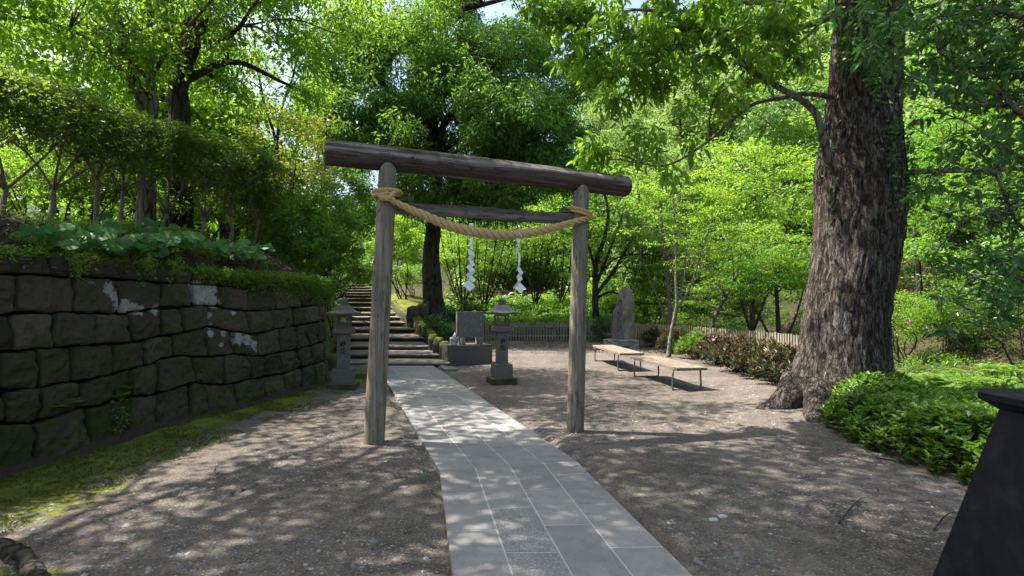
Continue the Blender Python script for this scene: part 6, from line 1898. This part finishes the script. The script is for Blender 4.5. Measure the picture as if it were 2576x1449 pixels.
# ------------------------------------------------------------------ trees beyond the fence
def build_back_trees():
    # dark many-stemmed tree behind the far gate post
    D = 26; b = S(1500, 785, D); z = gz(b[0], D)
    path = [A((b[0], D, z - .1)), S(1497, 730, D), S(1500, 660, D), S(1520, 600, D), S(1530, 540, D), S(1520, 480, D)]
    stems = [([S(1500, 740, D), S(1545, 680, D), S(1580, 620, D), S(1620, 560, D), S(1650, 520, D)], .10), ([S(1498, 720, D), S(1530, 640, D), S(1560, 560, D), S(1575, 500, D)], .09), ([S(1500, 750, D), S(1540, 735, D - .5), S(1600, 760, D - 1), S(1680, 765, D - 1.5)], .07), ([S(1500, 690, D), S(1480, 620, D), S(1450, 560, D)], .08), ([S(1500, 700, D), S(1550, 650, D), S(1620, 640, D), S(1680, 650, D)], .05)]
    tree('maple_tree', 'dark many-stemmed maple standing behind the farther gate post', 'tree', path, .17, .06, [(S(1540, 560, D), (3.2, 2.6, 2.0), 120), (S(1620, 700, D - .5), (2.4, 1.6, .8), 45)], 'green', 'bark_dark', .12, 60, .50, 'trees beyond the back fence', 51, stems=stems, n_limb=22, up=.8, droop=.2, flat=.4, wl=.5)
    # bright maples in the middle distance
    spec = [
        ('sunlit lime maple filling the space between the gate and the big trunk', 1900, 480, 22.5, (3.4, 2.8, 2.2), 210, .125, 'lime', (1890, 760)),
        ('bright maple with thin pale stems behind the young trees', 1660, 540, 23.5, (2.6, 2.4, 1.8), 120, .115, 'lime', (1690, 740)),
        ('lime maple leaning over the end of the lintel', 1600, 380, 29, (3.2, 2.6, 2.2), 140, .15, 'paleleaf', (1620, 760)),
        ('low spreading maple over the right part of the fence', 1950, 680, 19.5, (2.4, 2.0, .85), 140, .10, 'fresh', (1960, 800)),
        ('mid green tree high behind the big trunk', 2010, 320, 32, (4.0, 3.2, 3.0), 150, .16, 'deep', (2000, 760)),
        ('sunlit tree right of the big trunk', 2380, 430, 21, (3.2, 2.6, 3.2), 180, .12, 'fresh', (2400, 760)),
        ('shaded layered tree at the right edge of the clearing', 2480, 560, 17, (2.4, 2.0, 1.9), 110, .11, 'green', (2500, 800)),
    ]
    for i, (lab, px, py, D, r, K, L, leaf, (bx, by)) in enumerate(spec):
        c = S(px, py, D); b = S(bx, by, D); z = gz(b[0], D)
        path = [A((b[0], D, z - .1)), A((b[0] * .7 + c[0] * .3, D, z * .6 + c[2] * .4)), c + [0, 0, .3 * r[2]]]
        bm_ = A((b[0], D, z))
        stems = [([bm_ + [0, 0, .3], (bm_ + c) / 2 + [dx * .5, 0, 0], c + [dx, .2, 0]], .06) for dx in (-.55 * r[0], .55 * r[0])]
        tree('maple_tree', lab, 'tree', path, .13, .05, [(c, r, K)], leaf, 'bark_pale' if i == 1 else 'bark_dark', L, 64, .50, 'trees beyond the back fence', 60 + i, stems=stems, n_limb=16, up=.82, droop=.18, flat=.4, wl=.5, thr=-.3, ct=(.1, 1))
    # thin trees behind the paper streamers
    for i, (bx, tx, ty, lab) in enumerate(((1165, 1150, 560, 'thin shrubby tree left of the first paper streamer'), (1215, 1250, 590, 'thin slanting tree between the paper streamers'), (1345, 1370, 560, 'thin straight tree just right of the second paper streamer'), (1410, 1420, 600, 'thin shrubby tree before the farther gate post'))):
        D = 29 + i * .6; b = S(bx, 770, D); z = gz(b[0], D); c = S(tx, ty, D)
        bm_ = A((b[0], D, z - .05))
        stems = [([bm_ + [0, 0, .4], (bm_ + c) / 2 + [dx * .6, 0, .2], c + [dx, 0, .3]], .045) for dx in (-1.1, -.5, .6, 1.2)]
        tree('thin_tree', lab, 'tree', [bm_, (bm_ + c) / 2, c], .07, .03, [(c, (1.7, 1.4, 1.6), 55), (c + [0, 0, -1.5], (1.5, 1.2, .7), 22)], 'green' if i % 2 else 'lime', 'bark_dark', .12, 42, .42, 'thin trees behind the back fence', 80 + i, stems=stems, n_limb=14, up=.7, droop=.25, flat=.6, wl=.45)
build_back_trees()

def build_woods():
    """far-off wood on the slopes: one mass"""
    rng = np.random.default_rng(71)
    def mass(name, label, spots, leaf, L, per, K=26, thr=-.3):
        f = Foliage(); mb = MB()
        for (x, y, h, r) in spots:
            z = gz(x, y); c = A((x, y, z + h))
            T = clusters(c, (r, r, r * .85), K, rng, thr, 2.5, shell=1.5, seed=int(abs(x * 7 + y)) % 50)
            f.scatter(T, (r * .30, r * .30, r * .17), per, L, rng, .7, .25, .5, False, np.clip(.5 + .35 * fbm(T / 2.5, 2, 2) + rng.normal(0, .22), 0, 1) * np.ones(len(T)), .5)
            mb.tube(catmull([A((x, y, z - .2)), A((x + rng.normal() * .2, y, z + h * .5)), c + [0, 0, r * .3]], 9), np.linspace(.16, .05, 9), 6, .5)
        o = f.build(name, [MT[leaf]]); tag(o, label, 'woodland', kind='stuff')
        b = mb.build('trunks', MT['bark_dark'], o); b['kind'] = 'stuff'
    # right-hand hillside
    sp = []
    for k in range(95):
        x = rng.uniform(6, 48); y = rng.uniform(24, 62)
        if x < 12 and y < 30: continue
        sp.append((x, y, rng.uniform(2.2, 4.5), rng.uniform(2.2, 3.6)))
    for k in range(70): sp.append((rng.uniform(2, 60), rng.uniform(55, 95), rng.uniform(3, 7), rng.uniform(3, 5)))
    mass('hillside_wood', 'pale green wood climbing the hillside behind the maples', sp[::2], 'paleleaf', .30, 70)
    mass('hillside_wood', 'brighter green crowns dotted through the hillside wood', sp[1::2], 'green', .24, 70)
    sp = [(rng.uniform(13, 30), rng.uniform(10, 25), rng.uniform(1.6, 3.6), rng.uniform(1.5, 2.6)) for _ in range(42)]
    mass('slope_thicket', 'thicket on the shaded slope right of the big trunk', sp, 'green', .16, 110)
    sp = [(rng.uniform(-3.5, 9), rng.uniform(36, 58), rng.uniform(2.0, 4.5), rng.uniform(2.2, 3.4)) for _ in range(60)] + [(rng.uniform(-22, 6), rng.uniform(56, 90), rng.uniform(2, 4), rng.uniform(2.5, 4)) for _ in range(40)]
    f = Foliage(); n = 7200
    x = rng.uniform(-20, 34, n); y = rng.uniform(28, 62, n); k = ~((y < 38) & (x < 3.5) & (vnoise(np.stack([x * .8, y * .8, 0 * x], 1), 4) < .12)) & ((x > -4) | ((y > 50) & (x > -.42 * y))); x, y = x[k], y[k]
    T = np.stack([x, y, H(x, y) + .2 + .5 * rng.random(len(x))], 1)
    f.scatter(T, (.7, .7, .4), 16, .26, rng, .7, .2, .55, False, None, .3)
    tag(f.build('hill_undergrowth', MT['green']), 'leafy undergrowth carpeting the slope below the far wood', 'undergrowth', kind='stuff')
    mass('far_wood', 'wood rising behind the back fence and the evergreen', sp, 'green', .26, 62)
    sp = []
    for k in range(120):
        y = rng.uniform(14, 55); x = float(boundary(np.array([y]))[0]) - rng.uniform(2.5, 22)
        an = x / y
        if -.50 < an < -.34 and y > 20 : h = rng.uniform(.8, 1.8)
        else: h = rng.uniform(2.0, 5.5)
        if -.47 < an < -.36: h *= .8
        sp.append((x, y, h, rng.uniform(1.6, 2.8)))
    mass('upper_wood', 'bright wood on the high ground behind the hedge', sp, 'lime', .19, 85)
build_woods()

# ------------------------------------------------------------------ loose stones, litter, roots
def build_ground_bits():
    rng = np.random.default_rng(81)
    f = Foliage(); n = 16000
    y = 3.0 + 9.5 * rng.random(n) ** 1.3; d = .25 + 1.35 * rng.random(n) ** 1.2; x = boundary(y) + d
    k = fbm(np.stack([x, y, 0 * x], 1) * 2.2, 4, 33) > -.05 + .5 * (d - .8); x, y = x[k], y[k]
    f.scatter(np.stack([x, y, H(x, y) + .006], 1), (.014, .014, .008), 4, .018, rng, .2, -.6, .4, False, None, .3)
    tag(f.build('moss_tufts', MT['fern_dark']), 'tiny tufts standing up from the moss along the wall', 'moss', kind='stuff')
    octa = A([(1, 0, 0), (.5, .8, .1), (-.5, .85, 0), (-1, 0, .1), (-.45, -.8, 0), (.5, -.85, .1), (.35, 0, .75), (-.35, .1, .7)])
    fq = [(0, 1, 6, 5), (1, 2, 7, 6), (2, 3, 4, 7), (4, 5, 6, 7)]
    def stones(n, fx, fy, smin, smax, pw, keep):
        x, y = fx(n), fy(n)
        k = keep(x, y); x, y = x[k], y[k]; n = len(x)
        s = smin + (smax - smin) * rng.random(n) ** pw
        z = H(x, y)
        a = rng.random(n) * 2 * math.pi
        v = octa[None] * (1 + rng.normal(0, .16, (n, 8, 3)))
        sc = np.stack([s, s * rng.uniform(.55, .95, n), s * rng.uniform(.25, .6, n)], 1)
        v = v * sc[:, None, :]
        c, si = np.cos(a)[:, None], np.sin(a)[:, None]
        V = np.stack([v[..., 0] * c - v[..., 1] * si + x[:, None], v[..., 0] * si + v[..., 1] * c + y[:, None], v[..., 2] + z[:, None] - .002], -1).reshape(-1, 3)
        Q = (np.arange(n)[:, None, None] * 8 + A(fq).astype(int)[None]).reshape(-1, 4)
        return V, Q, np.repeat(rng.random(n), 4)
    def keep(x, y):
        k = (path_dist(x, y) > .03) & (x > boundary(y) + 1.3 + .3 * vnoise(np.stack([x * 3, y * 3, 0 * x], 1), 2))
        return k & (fbm(np.stack([x, y, 0 * x], 1) * .9, 3, 14) > -.25)
    F1 = Foliage()
    F1.put(*stones(30000, lambda n: rng.uniform(-4.5, 5, n), lambda n: 2.2 + 9 * rng.random(n) ** 1.6, .005, .028, 2.4, keep))
    F1.put(*stones(9000, lambda n: rng.uniform(-4.2, 4, n), lambda n: 2.2 + 3.2 * rng.random(n), .004, .016, 1.6, lambda x, y: keep(x, y) & (fbm(np.stack([x, y, 0 * x], 1) * 1.3, 2, 19) > .05)))
    F1.put(*stones(6000, lambda n: rng.uniform(-3.5, 6, n), lambda n: rng.uniform(9, 23, n), .008, .025, 2.2, keep))
    o = F1.build('gravel', MT['gravel']); tag(o, 'fine gravel and chips scattered over the bare dirt', 'gravel', kind='stuff')
    F2 = Foliage(); F2.put(*stones(600, lambda n: rng.uniform(-4.2, 4.5, n), lambda n: 2.4 + 6 * rng.random(n) ** 1.5, .020, .05, 2.0, keep))
    o = F2.build('loose_stones', MT['gravel']); tag(o, 'thumb-sized loose stones lying on the dirt', 'loose stones', kind='stuff')
    f = Foliage(); n = 1500
    x = rng.uniform(-1.5, 6.5, n); y = 24.4 - 6.5 * rng.random(n) ** 1.6; k = keep(x, y)
    T = np.stack([x, y, H(x, y) + .015], 1)[k]; f.scatter(T, (.08, .08, .012), 5, .06, rng, .8, .02, .5, False, None, .3)
    n = 1300; x = rng.uniform(-4.4, 7, n); y = 2.6 + 17 * rng.random(n) ** 1.4; k = keep(x, y)
    T = np.stack([x, y, H(x, y) + .006], 1)[k]; f.scatter(T, (.02, .02, .003), 1, .035, rng, .9, .02, .45, False, None, .3)
    n = 900; y = rng.uniform(10.6, 19, n); x = np.interp(y, [10.5, 12.4, 14.6, 16.3, 17.8, 19.9, 21.8], [7.5, 7.3, 7.22, 7.02, 6.6, 6.0, 5.04]) - 1.9 * rng.random(n)
    T = np.stack([x, y, H(x, y) + .015], 1); f.scatter(T, (.08, .08, .012), 5, .05, rng, .8, .02, .5, False, None, .3)
    o = f.build('fallen_leaves', MT['dry']); tag(o, 'dry fallen leaves drifted before the fence and over the dirt', 'leaf litter', kind='stuff')
    # roots breaking the surface
    for i, (pts, r, lab) in enumerate(((((545, 1268), (575, 1250), (610, 1238), (650, 1222), (690, 1212)), .035, 'grey root breaking through the dirt left of the paving'), (((818, 1150), (822, 1130), (826, 1112)), .02, 'short knobbly root by the nearer gate post'), (((-40, 1360), (20, 1385), (70, 1420), (110, 1470)), .07, 'thick dark root at the bottom corner of the dirt'))):
        p = [G(x, y) for x, y in pts]; mb = MB()
        q = catmull([(a.x, a.y, -.01 + .012 * math.sin(k / (len(p) - 1) * math.pi)) for k, a in enumerate(p)], 24)
        mb.tube(q, r * (.35 + .65 * np.sin(np.linspace(.15, 2.7, 24))), 10, .5, rough=.25, seed=i)
        mb.tube(q + [0, -.05, -.004], r * .6 * (.3 + .7 * np.sin(np.linspace(.15, 2.7, 24))), 8, .5, rough=.25, seed=i + 5)
        tag(mb.build('tree_root', MT['bark_grey'] if i < 2 else MT['bark_dark']), lab, 'root', 'roots in the dirt')
    mb = MB()
    for px, py in ((1795, 1310), (1818, 1302)):
        g = G(px, py); v, fq_ = rock_vf((g.x, g.y, .008), (.075, .055, .025), int(px), 8, .15, .4); mb.add(v, fq_, .9, True)
        tag(mb.build('flat_stone', MT['pebble_pale']), ['pale flat stone right of the paving, touching its twin', 'larger pale flat stone right of the paving'][px == 1818], 'stone', 'pale flat stones'); mb = MB()
    # fallen twigs
    for i, (a, b, lab) in enumerate((((2110, 1470 - 150), (2170, 1255), 'thin dark twig on the gravel before the low shrub'), ((2350, 1335), (2400, 1290), 'dark curved twig beside the black pillar'), ((2205, 1155), (2290, 1180), 'thin twig at the shrub edge'))):
        p, q = G(*a), G(*b); m = (p + q) / 2 + Vector((.03, .03, .02)); mb = MB()
        mb.tube(catmull([(p.x, p.y, .01), (m.x, m.y, .03), (q.x, q.y, .01)], 12), np.linspace(.007, .003, 12), 6, .5, rough=.1)
        tag(mb.build('twig', MT['bark_dark']), lab, 'twig', 'twigs on the ground')
n = NT('gravel_chips'); t = n.attr('tint'); MT['gravel'] = n.done(n.ramp(t, (0, (.07, .068, .07)), (.45, (.15, .145, .145)), (.8, (.22, .20, .18)), (1, (.34, .33, .31))), .85, .3)
n = NT('pebble_pale'); MT['pebble_pale'] = n.done((.42, .40, .37), .8, .3)
build_ground_bits()
